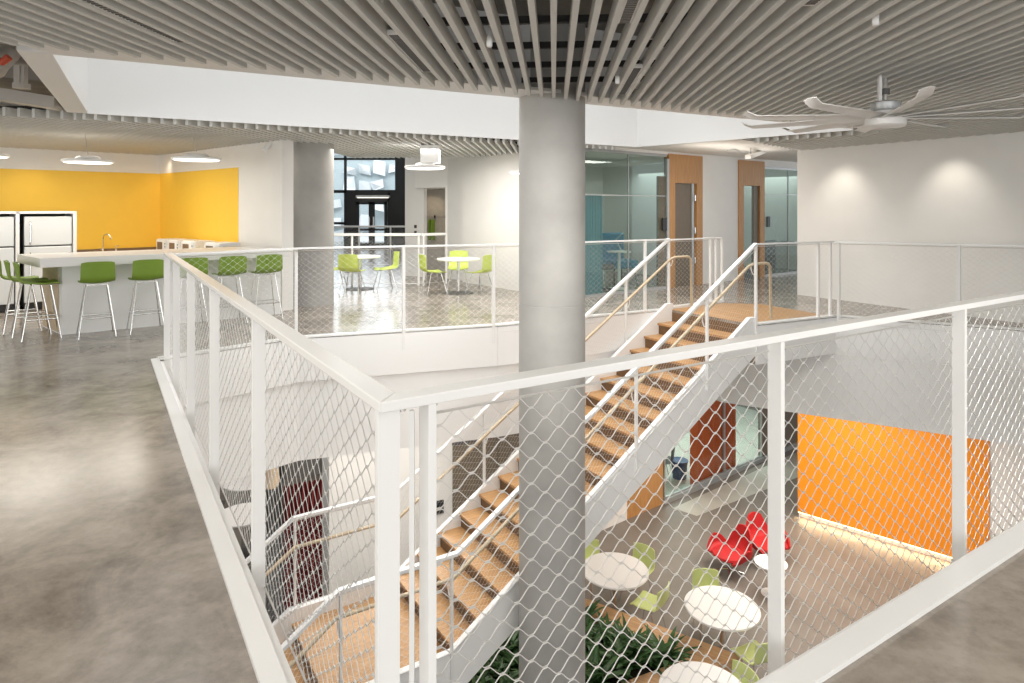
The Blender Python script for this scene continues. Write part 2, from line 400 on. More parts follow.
# spilled and reflected light along the lower glass, painted as a pale floor band
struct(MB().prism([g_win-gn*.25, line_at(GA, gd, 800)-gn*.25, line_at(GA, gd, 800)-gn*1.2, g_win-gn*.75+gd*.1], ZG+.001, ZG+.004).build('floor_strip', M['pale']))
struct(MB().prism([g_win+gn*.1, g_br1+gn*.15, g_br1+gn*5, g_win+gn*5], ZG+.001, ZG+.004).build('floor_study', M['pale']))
wall('wall_lower_study_back', g_wood+gn*5-gd*3, g_br1+gn*5+gd*2, ZG, ZF, M['wall'])
wall('baseboard_lower', g_win-gn*.06, g_br1-gn*.06, ZG, ZG+.1, M['grey'], .05)

# ------------------------------------------------------------------ ceilings
DS = Vector((.064, .998, 0)).normalized(); PS = Vector((DS.y, -DS.x, 0))
NE0, NE1 = P(66, 51, ZC), P(730, 116, ZC); ned = v2(NE1-NE0).normalized()
O1, O2, O4, O5 = V(-3.22, 4.55, 0), v2(P(88, 113.5, 2.63)), v2(P(637, 147, 2.63)), v2(P(861, 129.5, 2.63))
S1, S2 = V(-3.27, 4.0, 0), V(-5.06, 7.5, 0)
NEr = v2(NE0)+ned*9.1
SLOT = [S1, S2, O2+V(-.03, .05, 0), O4+V(0, .06, 0), O5+V(.05, .05, 0), NEr]
GAP = [S1, S2, V(-11, 4.3, 0), V(-11, -.3, 0)]
OUT = [V(-13, -2, 0), V(10.5, -2, 0), V(10.5, 2.6, 0), RW0+rwd*.05, P(735, 139, ZC), O4, W0b, WB, V(-1.55, 13.3, 0), V(-3.3, 13.3, 0), KE, KC, KW0+V(-3, 3, 0)*0, V(-13, 7.3, 0)]
def crossings(poly, off):
    ts = []
    for i in range(len(poly)):
        p, q = v2(poly[i]), v2(poly[(i+1) % len(poly)]); sp, sq = p.dot(PS)-off, q.dot(PS)-off
        if (sp > 0) != (sq > 0):
            k = sp/(sp-sq); ts.append((p+(q-p)*k).dot(DS))
    ts.sort(); return [(ts[i], ts[i+1]) for i in range(0, len(ts)-1, 2)]
def minus(iv, cut):
    out = []
    for a, b in iv:
        segs = [(a, b)]
        for c, d in cut:
            segs = [s for x, y in segs for s in ((x, min(y, c)), (max(x, d), y)) if s[1]-s[0] > .03]
        out += segs
    return out
near_m, far_m, car = MB(), MB(), MB()
k = -125
while k < 125:
    off = k*.1125; k += 1
    for t0, t1 in minus(minus(crossings(OUT, off), crossings(SLOT, off)), crossings(GAP, off)):
        if t1 < .5: continue
        t0 = max(t0, -1.0)
        p, q = PS*off+DS*t0, PS*off+DS*t1
        mid = (p+q)/2; far = (q-v2(NE0)).dot(Vector((-ned.y, ned.x, 0))) > .12
        (far_m if far else near_m).bar(p+V(0, 0, ZC+.05), q+V(0, 0, ZC+.05), .034, .10)
struct(near_m.build('ceiling_slats', M['slat'])); struct(far_m.build('ceiling_slats', M['slat']))
t = -1.0
while t < 13.2:                       # black carrier rails above the slats
    off = PS*1.0; base = DS*t
    poly = [p for p in OUT]
    def cross2(poly):
        xs = []
        for i in range(len(poly)):
            p, q = v2(poly[i]), v2(poly[(i+1) % len(poly)]); sp, sq = p.dot(DS)-t, q.dot(DS)-t
            if (sp > 0) != (sq > 0): xs.append((p+(q-p)*(sp/(sp-sq))).dot(PS))
        xs.sort(); return [(xs[i], xs[i+1]) for i in range(0, len(xs)-1, 2)]
    for x0, x1 in minus(minus(cross2(OUT), cross2(SLOT)), cross2(GAP)):
        if x1-x0 < .2: continue
        car.bar(PS*(x0+.1)+DS*t+V(0, 0, ZC+.125), PS*(x1-.1)+DS*t+V(0, 0, ZC+.125), .035, .045)
    t += .62
struct(car.build('ceiling_carriers', M['carrier']))
# structural deck above, with the opening cut through it
struct(MB().prism([(-16, -5), (13, -5), (13, 13.6), (-1.5, 14.6), (-3.6, 13.5), (-9, 19), (-16, 13)], 3.35, 3.5, [O1+V(-.1, -.1, 0), O2, O4, O5]).build('ceiling', M['deck']))
# white bulkhead round the opening, and the flat soffit band at its near and left side
for i, (nm, p, q, z1) in enumerate((('wall_opening_far', O2, O4, 4.3), ('wall_opening_right', O4, O5, 4.3), ('wall_opening_left', O1, O2, 4.3), ('wall_opening_near', O5, O1, 4.3))):
    d = (q-p).normalized(); nr = Vector((-d.y, d.x, 0)); c_ = (O1+O2+O4+O5)/4
    side = 1 if nr.dot(c_-p) < 0 else -1
    th = .02 if i in (0, 1) else .2
    wall(nm, p, q, 2.63, z1, M['white'], th, side)
struct(MB().prism([S1, O1+V(0, .02, 0), O5, NEr], 2.628, 2.66).build('trim_4', M['white']))
# exposed roof structure seen through the gap at far left
bm = MB()
for s in (.15, 1.1, 2.0, 2.9):
    p = V(-3.4, 4.4, 0)+(S2-S1).normalized()*s
    bm.bar(p+V(-.05, 0, 3.0), p-ned*6+V(0, 0, 3.0), .10, .22)
for s in (.6, 1.9):
    p = V(-3.4, 4.4, 0)+(S2-S1).normalized()*s
    bm.bar(p-ned*.3+V(0, 0, 3.3), p-ned*1.6+(S2-S1).normalized()*.9+V(0, 0, 2.85), .06, .06)
struct(bm.build('trim_5', M['beam']))
p = Q(-20, 82, 6.3)
o = MB().bar(Q(-60, 85, 6.6), Q(58, 104, 6.9), .25, .12).build('air_duct', M['duct']); tag(o, 'flat grey duct running under exposed roof at far left', 'duct')
o = MB().tube([Q(-60, 100, 5.6), Q(-4, 68, 5.7), Q(8, 54, 5.8), Q(16, 44, 6.0)], .085, 14).build('round_duct', M['duct'], smooth=True); tag(o, 'round pale duct bending up through exposed ceiling gap', 'duct')
o = MB().tube([Q(-10, 58, 5.2), Q(3, 62, 5.2), Q(9, 57, 5.2)], .03, 8).build('sprinkler_pipe', M['pipe'], smooth=True); tag(o, 'short red pipe beside the round duct in exposed ceiling', 'pipe', 'red pipes in the exposed ceiling')
o = MB().tube([Q(16, 56, 6.2), Q(26, 61, 6.1), Q(40, 62, 5.9)], .03, 8).build('sprinkler_pipe', M['pipe'], smooth=True); tag(o, 'red pipe crossing above the hanging strut at top left', 'pipe', 'red pipes in the exposed ceiling')
o = MB().tube([Q(56, 84, 7.0), Q(56.5, 95, 7.0)], .035, 8).build('sprinkler_pipe', M['pipe'], smooth=True); tag(o, 'vertical red pipe next to the opening at far left', 'pipe', 'red pipes in the exposed ceiling')
hb = MB().bar(Q(19, 52, 6.2), Q(19, 84, 6.2), .06, .06).bar(Q(23.5, 52, 6.2), Q(23.5, 84, 6.2), .05, .05).bar(Q(16, 86, 6.2), Q(27, 86, 6.2), .1, .05)
o = hb.build('hanging_strut', M['duct']); tag(o, 'pale double hanging strut with foot in the exposed ceiling', 'bracket')

# ------------------------------------------------------------------ columns
def column(c, r, z0, z1, label):
    o = MB().lathe([(r, z0), (r, (z0+z1)/2), (r, z1)], (c[0], c[1], 0), 64).build('concrete_column', M['column'], smooth=True)
    return tag(o, label, 'column')
CM = V(.0615*6.42, 6.42, 0)
o = MB().lathe([(.326, 0), (.326, 5.11), (.3235, 5.112), (.3235, 5.118), (.326, 5.12), (.326, 7.84)], (0, 0, 0), 64).build('concrete_column', M['column'], smooth=True, loc=(CM.x, CM.y, ZG))
tag(o, 'tall round grey concrete column rising through the void in the middle', 'column')
C2 = V((313-512)/F*10.5, 10.5, 0)
o = MB().lathe([(.325, 0), (.325, 3.34)], (0, 0, 0), 64).build('concrete_column', M['column'], smooth=True, loc=C2)
tag(o, 'round grey concrete column beside the end of the kitchen wall', 'column')

# ------------------------------------------------------------------ railings
def wire_net(mb, p0, p1, up, height, r=.0016, n=4, hw=.048, hh=.035, knots=False, sub=(0, .2, .4, .6, .8, 1)):
    p0, p1, up = Vector(p0), Vector(p1), Vector(up)
    L = (p1-p0).length; nc = max(2, round(L/hw)); nrw = max(2, round(height/hh)); dh = (p1-p0)/nc; dz = up*(height/nrw)
    side = (p1-p0).cross(up).normalized()
    seq = []
    for i in range(nc):
        for s in sub[:-1]: seq.append((i+s))
    seq.append(nc)
    x = np.array(seq); i0 = np.minimum(np.floor(x).astype(int), nc-1); s = x-i0; w = s*s*(3-2*s)
    P0 = np.array(p0); DH = np.array(dh); DZ = np.array(dz); SD = np.array(side); UP = np.array(up)/np.linalg.norm(up)
    for row in range(nrw):
        a = ((i0+row) % 2); b = 1-a
        z = row+(a*(1-w)+b*w)
        pts = P0+x[:, None]*DH+z[:, None]*DZ
        m = len(pts); ring = []
        dirv = np.gradient(pts, axis=0); dirv /= np.linalg.norm(dirv, axis=1, keepdims=True)
        nrm2 = np.cross(dirv, SD)
        for kk in range(n):
            t = 2*PI*(kk+.5)/n; ring.append(pts+r*(math.cos(t)*nrm2+math.sin(t)*SD))
        vs = np.stack(ring, 1).reshape(-1, 3)
        fs = [(i*n+kk, i*n+(kk+1) % n, (i+1)*n+(kk+1) % n, (i+1)*n+kk) for i in range(m-1) for kk in range(n)]
        mb.add(vs.tolist(), fs)
        if knots:
            for i in range(1-(row % 2), nc, 2):
                if i == 0: continue
                c = Vector(P0+i*DH+(row+1)*DZ); dd = Vector(dh).normalized()*.006
                mb.bar(c-dd, c+dd, .0042, .0062, up)
    for zz in (0, height):            # border rods
        mb.tube([p0+UP_(up)*zz, p1+UP_(up)*zz], .004, 5)
def UP_(u): return Vector(u).normalized()

# --- foreground railing
NR = thing('guard_railing', 'white guard railing in the foreground turning a corner over the void, wire mesh infill', 'railing', uv(.03, .03))
off = NR.location.copy()
ZT0, ZT1 = 1.07, 1.096
VE = 5.0
MB().hull8([uv(0, 0, ZT0), uv(.065, .065, ZT0), uv(UL+.03, .065, ZT0), uv(UL+.03, 0, ZT0)], [uv(0, 0, ZT1), uv(.065, .065, ZT1), uv(UL+.03, .065, ZT1), uv(UL+.03, 0, ZT1)]).build('top_rail', M['steelwhite'], NR, off, bevel=.003)
MB().hull8([uv(0, 0, ZT0), uv(0, VE, ZT0), uv(.065, VE, ZT0), uv(.065, .065, ZT0)], [uv(0, 0, ZT1), uv(0, VE, ZT1), uv(.065, VE, ZT1), uv(.065, .065, ZT1)]).build('top_rail', M['steelwhite'], NR, off, bevel=.003)
lu = [.03]+[u_at(x, 0) for x in (251, 209, 186.5, 172.5)]+[UL]
rv = [v_at(433, 0), v_at(783.5, 0), v_at(966.5, 0)]; rv.append(rv[2]+(rv[2]-rv[1]))
for u in lu:
    MB().hull8([uv(u-.011, .002, -.22), uv(u+.011, .002, -.22), uv(u+.011, .058, -.22), uv(u-.011, .058, -.22)],
               [uv(u-.011, .002, ZT0), uv(u+.011, .002, ZT0), uv(u+.011, .058, ZT0), uv(u-.011, .058, ZT0)]).build('post', M['steelwhite'], NR, off, bevel=.0015)
for v in rv:
    MB().hull8([uv(.002, v-.011, -.22), uv(.058, v-.011, -.22), uv(.058, v+.011, -.22), uv(.002, v+.011, -.22)],
               [uv(.002, v-.011, ZT0), uv(.058, v-.011, ZT0), uv(.058, v+.011, ZT0), uv(.002, v+.011, ZT0)]).build('post', M['steelwhite'], NR, off, bevel=.0015)
mz0, mh = -.10, 1.13
us = lu; vs_ = [0.08]+rv[1:]+[VE]
mv = .055
for i in range(len(us)-1):
    m = MB(); wire_net(m, uv(us[i]+(.07 if i == 0 else .012), mv, mz0), uv(us[i+1]-.012, mv, mz0), (0, 0, 1), mh, .0014, 4, knots=True)
    m.build('mesh_panel', M['wire'], NR, off)
mvs = [.12]+rv[1:]
for i in range(len(mvs)-1):
    m = MB(); wire_net(m, uv(mv, mvs[i]+.012, -.24), uv(mv, mvs[i+1]-.012, -.24), (0, 0, 1), 1.27, .0016, 4, knots=True)
    m.build('mesh_panel', M['wire'], NR, off)
m = MB()
for p in (uv(.09, .075), uv(.045, .10)):
    MB().bar(p+V(0, 0, -.2), p+V(0, 0, ZT0-.02), .012, .012).build('mesh_frame_rod', M['steelwhite'], NR, off)
for p in (uv(.075, .05), uv(.05, .075), uv(.05, .16)):
    MB().tube([p+V(0, 0, ZT0-.018), p+V(0, 0, ZT0-.001)], .011, 10).build('fixing_bolt', M['chrome'], NR, off, smooth=True)

def mesh_rail(root, off, pts, posts, zb=-.08, zt=1.07, post_lo=-.22, w=.042, r=.0010, h=.022):
    """flat-topped white rail along plan points with posts (plan points, direction index) and wire infill"""
    for i in range(len(pts)-1):
        p, q = pts[i], pts[i+1]
        MB().bar(p+V(0, 0, zt), q+V(0, 0, zt), w, h).build('top_rail', M['steelwhite'], root, off)
        m = MB(); wire_net(m, p+V(0, 0, zb), q+V(0, 0, zb), (0, 0, 1), zt-.03-zb, r, 3, sub=(0, .33, .67, 1)); m.build('mesh_panel', M['wire'], root, off)
    for p in posts:
        MB().bar(p+V(0, 0, post_lo), p+V(0, 0, zt-.005), .035, .035, (b_.x, b_.y, 0)).build('post', M['steelwhite'], root, off)
ins = .045
def inset(p): 
    d = (cen-p); d.z = 0; return p+d.normalized()*ins
FR = thing('guard_railing', 'long white mesh railing along the far side of the void, passing behind the middle column', 'railing', inset(K1))
fpts = [uv(UL, .03), inset(K1), inset(K2), inset(K3), NF+a_*.0]
fd = [(fpts[i], (fpts[i+1]-fpts[i])) for i in range(4)]
fposts = [line_at(fpts[1], fd[1][1], 296), line_at(fpts[1], fd[1][1], 403.5), line_at(fpts[1], fd[1][1], 493.5), line_at(fpts[3], fd[3][1], 645)]
mesh_rail(FR, FR.location.copy(), fpts, fposts)
RRt = thing('guard_railing', 'white mesh railing in front of the blank right wall, beginning at the stair head', 'railing', inset(RC))
rpts = [NN+b_*.0, inset(RC), inset(RR), inset(RE)]
rposts = [line_at(rpts[0], rpts[1]-rpts[0], 818), rpts[1]-V(.05, .0, 0), rpts[1]+V(.06, -.03, 0), line_at(rpts[1], rpts[2]-rpts[1], 959)]
mesh_rail(RRt, RRt.location.copy(), rpts, rposts)
# railing beyond the stair head, in front of the study doors
BR = thing('guard_railing', 'short white mesh railing beyond the stair head in front of the wooden doors', 'railing', NF+V(.03, .06, 0))
bp1 = P(722, 302, 0)
bpts = [NF+V(.03, .06, 0), bp1]
mesh_rail(BR, BR.location.copy(), bpts, [line_at(bpts[0], bp1-bpts[0], 710.5), line_at(bpts[0], bp1-bpts[0], 716), bp1], zb=.04, zt=1.06, post_lo=0)
struct(MB().bar(bpts[0]+V(0, 0, .02), bp1+V(0, 0, .02), .08, .04).build('trim_6', M['steelwhite']))
# railings of the second stairwell, far behind
SR = thing('guard_railing', 'nearer white mesh railing behind the lime chairs by the dark glass facade', 'railing', Q(340, 280, 13.1)*1)
SR.location.z = 0
sp = [v2(Q(318, 0, 13.0)), v2(Q(421, 0, 13.0)), v2(Q(446, 0, 13.35))]
mesh_rail(SR, SR.location.copy(), sp, [v2(Q(x, 0, 13.0)) for x in (352, 418.5, 423.5)]+[sp[2]], zb=.04, zt=1.02, post_lo=0, w=.06, h=.05)
SR2 = thing('guard_railing', 'farther white mesh railing close to the dark glass entrance doors', 'railing', v2(Q(360, 0, 17.3)))
sp = [v2(Q(325, 0, 17.3)), v2(Q(447, 0, 17.3))]
mesh_rail(SR2, SR2.location.copy(), sp, [v2(Q(x, 0, 17.3)) for x in (359, 390.5, 421, 446)], zb=.04, zt=1.06, post_lo=0, w=.06, h=.04)

# ------------------------------------------------------------------ staircase
RI, TD = .1667, .278
down = -b_
ST = thing('staircase', 'straight white steel staircase with wooden treads descending to the lower floor', 'staircase', NN)
so = ST.location.copy()
def sp_(d, w, z): return NN+down*d+a_*w+V(0, 0, z)       # d along the run, w across (0 near .. 1.54 far)
SW = 1.54
def tread(d0, d1, z, name='tread'):
    MB().hull8([sp_(d0, .06, z-.03), sp_(d1, .06, z-.03), sp_(d1, SW-.06, z-.03), sp_(d0, SW-.06, z-.03)],
               [sp_(d0, .06, z), sp_(d1, .06, z), sp_(d1, SW-.06, z), sp_(d0, SW-.06, z)]).build(name, M['tread'], ST, so)
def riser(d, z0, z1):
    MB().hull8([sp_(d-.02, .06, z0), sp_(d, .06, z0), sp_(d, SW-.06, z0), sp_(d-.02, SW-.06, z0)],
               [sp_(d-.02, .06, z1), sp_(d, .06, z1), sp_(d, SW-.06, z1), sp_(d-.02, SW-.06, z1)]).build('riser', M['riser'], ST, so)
D1, D2 = 16*TD, 5.6
ZL = -17*RI
for i in range(16):
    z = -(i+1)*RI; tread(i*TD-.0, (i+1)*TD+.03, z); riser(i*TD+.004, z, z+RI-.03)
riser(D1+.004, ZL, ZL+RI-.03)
tread(D1, D2+.03, ZL, 'landing')
for i in range(9):
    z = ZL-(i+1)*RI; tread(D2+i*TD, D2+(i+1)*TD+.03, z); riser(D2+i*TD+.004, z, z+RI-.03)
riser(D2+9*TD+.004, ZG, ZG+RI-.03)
prof_top = [(-.02, .10), (.10, .10), (D1+.05, ZL+.14), (D2+.05, ZL+.14), (D2+9*TD+.25, ZG+.12)]
prof_bot = [(-.02, -.40), (.35, -.62), (D1+.2, ZL-.42), (D2-.1, ZL-.42), (D2+9*TD+.25, ZG+.001)]
def stringer(w0, w1):
    m = MB()
    for i in range(4):
        (da, za), (db, zb), (ea, ya), (eb, yb) = prof_top[i], prof_top[i+1], prof_bot[i], prof_bot[i+1]
        m.hull8([sp_(ea, w0, ya), sp_(eb, w0, yb), sp_(eb, w1, yb), sp_(ea, w1, ya)], [sp_(da, w0, za), sp_(db, w0, zb), sp_(db, w1, zb), sp_(da, w1, za)])
    m.build('stringer', M['white'], ST, so)
stringer(0, .06); stringer(SW-.06, SW)
m = MB()
for i in range(4):
    (ea, ya), (eb, yb) = prof_bot[i], prof_bot[i+1]
    m.hull8([sp_(ea, .06, ya+.02), sp_(eb, .06, yb+.02), sp_(eb, SW-.06, yb+.02), sp_(ea, SW-.06, ya+.02)], [sp_(ea, .06, ya+.06), sp_(eb, .06, yb+.06), sp_(eb, SW-.06, yb+.06), sp_(ea, SW-.06, ya+.06)])
m.build('soffit', M['white'], ST, so)
# wood landing at the head of the stair
struct(MB().prism([NN+a_*.02+b_*.0, RC+V(-.1, .1, 0), RC+a_*1.3+b_*.1, NF+b_*1.2, NF], .001, .006).build('floor_landing', M['tread']))
def stair_rail(w, label, inside):
    t = thing('stair_railing', label, 'railing', sp_(0, w, 0)); o = t.location.copy(); H = 1.075
    path = [(0, H), (D1+.0, ZL+H+RI*.5*0), (D2, ZL+H), (D2+8.6*TD, ZG+H)]
    low = [(0, .10), (D1+.05, ZL+.14), (D2+.05, ZL+.14), (D2+8.6*TD, ZG+.16)]
    for i in range(3):
        (d0, z0), (d1, z1) = path[i], path[i+1]
        MB().bar(sp_(d0, w, z0), sp_(d1, w, z1), .055, .03).build('top_rail', M['steelwhite'], t, o)
        m = MB(); p, q = sp_(low[i][0], w, low[i][1]), sp_(low[i+1][0], w, low[i+1][1])
        wire_net(m, p, q, (0, 0, 1), .90, .0011, 3, sub=(0, .33, .67, 1)); m.build('mesh_panel', M['wire'], t, o)
    p1 = v_stair(707 if abs(w) < .1 else 626, w); pd = [0]+[p1+i*1.19 for i in range(3)]+[D1+.06, D2-.02, D2+1.3]
    for d in sorted(set(pd)):
        zt = np.interp(d, [q_[0] for q_ in path], [q_[1] for q_ in path]); zb = np.interp(d, [0, D1, D2, D2+9*TD], [0, ZL, ZL, ZG])
        MB().bar(sp_(d, w, max(zb-.12, ZG)), sp_(d, w, zt-.01), .04, .022, (b_.x, b_.y, 0)).build('post', M['steelwhite'], t, o)
    wi = w+inside*.075; hz = .80
    hr = [sp_(-.42, wi, .03), sp_(-.40, wi, hz-.05), sp_(-.36, wi, hz-.01), sp_(-.30, wi, hz), sp_(-.05, wi, hz), sp_(.05, wi, hz-.03), sp_(D1, wi, ZL+hz), sp_(D2, wi, ZL+hz), sp_(D2+8.6*TD, wi, ZG+hz)]
    MB().tube(hr, .02, 10).build('handrail', M['handrail'], t, o, smooth=True)
    m = MB()
    for d in sorted(set(pd)):
        z = np.interp(d, [0, D1, D2, D2+9*TD], [0, ZL, ZL, ZG])+hz
        m.tube([sp_(d, w, z-.13), sp_(d, w+inside*.05, z-.13), sp_(d, wi, z-.07), sp_(d, wi, z-.01)], .008, 6)
    m.build('handrail_bracket', M['steelwhite'], t, o, smooth=True)
    return t
def v_stair(x, w):
    k = (x-512)/F; p = sp_(0, w, 0); return (k*p.y-p.x)/(down.x-k*down.y)
stair_rail(.0-.01, 'white mesh stair railing with oak handrail on the near side of the staircase', 1)
stair_rail(SW+.01, 'white mesh stair railing with oak handrail on the far side of the staircase', -1)

# ------------------------------------------------------------------ chairs
def shell(w, seat_d, back_h, lean=.06, th=.012, curve=.03):
    """one-piece seat and back facing +y, seat front at +seat_d/2, seat plane z=0"""
    pr = []
    sd = seat_d
    for t_ in np.linspace(0, 1, 8): pr.append((sd/2-sd*.86*t_, -.018*math.sin(PI*min(1, t_*1.1))+(.0 if t_ > .1 else -.02*(1-t_/.1)), 0))
    for t_ in np.linspace(.12, 1, 10):
        ang = min(1, t_/.35)*PI/2*.92
        y = -sd*.36-.075*math.sin(ang)-lean*t_; z = .075*(1-math.cos(ang))+max(0, t_-.35)/.65*(back_h-.075)
        pr.append((y, z, t_))
    g = []
    for y, z, t_ in pr:
        row = []
        for s in np.linspace(-1, 1, 11):
            ww = w/2*(1-.06*t_) if t_ < .9 else w/2*.93
            x = ww*s; e = s*s
            row.append((x, y+(curve*1.5*e*t_), z+curve*e*(1-t_)*.7-.016*e*e*(1 if t_ > .95 else 0)))
        g.append(row)
    return MB().sheet(g, th)
def make_chair(name, label, cat, group, m, seat_h, back_h, w=.42, d=.42, foot=False, spread=.2, base=.23, lr=.009):
    t = thing(name, label, cat, group=group)
    s = shell(w, d, back_h); s.build('seat_shell', m, t, off=(0, 0, -seat_h), smooth=True)
    for sx in (-1, 1):
        for sy in (-1, 1):
            MB().tube([(sx*w*.30, sy*d*.26, seat_h-.022), (sx*base, sy*base, 0)], lr, 8).build('leg', M['chrome'], t, smooth=True)
    u = MB().bar((-w*.3, -d*.26, seat_h-.026), (w*.3, -d*.26, seat_h-.026), .018, .012).bar((-w*.3, d*.26, seat_h-.026), (w*.3, d*.26, seat_h-.026), .018, .012)
    u.build('seat_frame', M['chrome'], t)
    if foot:
        k = .30/seat_h; fx = w*.30*k+base*(1-k); fy = d*.26*k+base*(1-k); z = seat_h*.36
        k = z/seat_h; fx = w*.30*k+base*(1-k); fy = d*.26*k+base*(1-k)
        MB().tube([(-fx, -fy, z), (fx, -fy, z), (fx, fy, z), (-fx, fy, z), (-fx, -fy, z)], .008, 8).build('footrest', M['chrome'], t, smooth=True)
    return t
# kitchen bar
kb = Vector((.80, .60, 0)).normalized(); ka = Vector((-.60, .80, 0)); kl = Vector((-.75, .66, 0)).normalized()
BP = P(62, 335, 0); BRt = line_at(BP, kb, 282)
BL = (BRt-BP).length
kst = make_chair('bar_stool', 'green bar stool at the bar front, first from the left', 'stool', 'green bar stools along the bar front', M['stoolgreen'], .655, .27, .36, .36, True, base=.19, lr=.0075)
fl = BP-ka*.30
lab = ['green bar stool at the bar front, first from the left', 'green bar stool at the bar front, second from the left', 'green bar stool seen through the foreground railing posts', 'green bar stool behind mesh, second from the bar end', 'green bar stool at the bar end nearest the concrete column']
for i, x in enumerate((96.5, 146, 190, 229, 265)):
    p = line_at(fl, kb, x); rz = math.atan2(kb.y, kb.x)
    if i == 0: kst.location = p; kst.rotation_euler = (0, 0, rz)
    else: dup(kst, p, rz, lab[i])
lab = ['green bar stool at the left bar end, the nearest of three', 'green bar stool at the left bar end, the middle of three', 'green bar stool at the left bar end, the farthest of three']
for i in range(3):
    p = BP-kb*.21-ka*.03+V(-.78, .62, 0)*(.36*i)
    dup(kst, p, math.atan2(kb.y, kb.x)-PI/2+.05, lab[i], 'green bar stools at the left bar end')
bar = thing('kitchen_bar', 'long white kitchen bar with thick worktop and green stools along it', 'counter', (BP+BRt)/2)
o_ = bar.location.copy()
def quad(p, u, v, z0, z1): return MB().hull8([p+V(0, 0, z0), p+u+V(0, 0, z0), p+u+v+V(0, 0, z0), p+v+V(0, 0, z0)], [p+V(0, 0, z1), p+u+V(0, 0, z1), p+u+v+V(0, 0, z1), p+v+V(0, 0, z1)])
quad(BP, kb*(BL-.02), kl*.85, 0, .85).build('bar_panel', M['white'], bar, o_)
quad(BP-ka*.26-kb*.22, kb*(BL+.26), kl*1.08, .85, .96).build('worktop', M['tabletop'], bar, o_, bevel=.004)
quad(BP-kb*.012+kl*.12, kb*.01, kl*.7, .02, .84).build('end_panel', mat('bar_end_oak', (.56, .45, .32), .5, noise=.06), bar, o_)
# back counter along both kitchen walls
bc = thing('kitchen_counter', 'low back counter with brown upstand under the yellow kitchen wall', 'counter', KC-kd*1.5+kn*.3)
o_ = bc.location.copy()
bn = Vector((kd.y, -kd.x, 0))
if bn.y > 0: bn = -bn
fr_end = V(-6.83, 10.2, 0)
quad(KC-kd*2.3+bn*.01, kd*2.25, bn*.6, 0, .66).build('cabinet', M['white'], bc, o_)
quad(KC-kd*2.3+bn*.008, kd*2.28, bn*.64, .66, .70).build('worktop', M['tabletop'], bc, o_)
quad(KC-kd*2.3+bn*.008, kd*2.28, bn*.014, .70, .80).build('upstand', M['stone'], bc, o_)
sc_ = thing('kitchen_counter', 'low side counter under microwaves along the right kitchen wall', 'counter', KC+ks*2+kn*.3)
o_ = sc_.location.copy()
quad(KC+ks*.66+kn*.008, ks*2.6, kn*.5, 0, .70).build('cabinet', M['white'], sc_, o_)
quad(KC+ks*.66+kn*.008, ks*2.62, kn*.54, .70, .74).build('worktop', M['tabletop'], sc_, o_)
# faucet
fc = thing('faucet', 'tall chrome gooseneck faucet in front of the yellow wall', 'faucet', KC-kd*1.42+bn*.3+V(0, 0, .70))
kx = [fc.location.x]
fc.location = v2(line_at(KC+bn*.3, kd, 103))+V(0, 0, .70)
fh = .38
MB().lathe([(.03, 0), (.03, .03), (.018, .05), (.018, .12)], n=14).build('base', M['chrome'], fc, smooth=True)
MB().tube([(0, 0, .08), (0, 0, fh-.08), (.02, 0, fh-.02), (.07, 0, fh), (.12, 0, fh-.02), (.15, 0, fh-.10)], .011, 8).build('spout', M['chrome'], fc, smooth=True)
MB().tube([(0, 0, .1), (-.07, 0, .12)], .008, 6).build('lever', M['chrome'], fc, smooth=True)
so2 = thing('soap_dispenser', 'small chrome soap pump beside the gooseneck faucet', 'dispenser', v2(line_at(KC+bn*.3, kd, 116))+V(0, 0, .70))
MB().lathe([(.02, 0), (.02, .1), (.01, .11), (.01, .16)], n=12).build('body', M['chrome'], so2, smooth=True)
MB().tube([(0, 0, .16), (.06, 0, .16)], .007, 6).build('nozzle', M['chrome'], so2, smooth=True)
# microwaves on the side counter
def microwave(x0, x1, label, wm, hh=.26):
    l0, l1 = line_at(KC+kn*.44, ks, x0), line_at(KC+kn*.44, ks, x1); w = (l1-l0).length
    t = thing('microwave', label, 'microwave', (l0+l1)/2+V(0, 0, .74), math.atan2(ks.y, ks.x), 'microwaves under the yellow wall')
    MB().box((0, .17, hh/2), (w-.02, .34, hh)).build('body', M['white'], t, bevel=.006)
    d = MB().box((-w*.1, -.008, hh/2), (w*.72, .014, hh*.9)).build('door', M['white'], t)
    MB().box((-w*.14, -.017, hh/2), (w*.46, .006, hh*.6)).build('window', wm, d)
    MB().box((w*.35, -.008, hh/2), (w*.2, .012, hh*.85)).build('control_panel', M['steel'], t)
    m = MB()
    for z in (.3, .5, .7): m.tube([(w*.35, -.013, hh*z), (w*.35, -.02, hh*z)], .012, 8)
    m.build('button', M['black'], t)
microwave(157, 167.5, 'white microwave on side counter nearest the wall corner', M['stone'])
microwave(169, 180, 'white microwave on side counter, second from the wall corner', M['stone'])
microwave(182, 195, 'white microwave on side counter, third from the wall corner', M['stone'])
microwave(205, 220, 'white microwave with wide dark window near the tray', M['brown'])
tr = thing('toaster_oven', 'pale metal toaster oven at the right end of side counter', 'oven', v2(line_at(KC+kn*.42, ks, 228))+V(0, 0, .74), math.atan2(ks.y, ks.x))
MB().box((0, .14, .11), (.36, .28, .2)).build('body', M['grey'], tr, bevel=.01)
MB().box((-.03, -.006, .11), (.24, .012, .13)).build('door', M['steel'], tr)
MB().tube([(-.13, -.03, .165), (.08, -.03, .165)], .006, 6).build('handle', M['chrome'], tr)
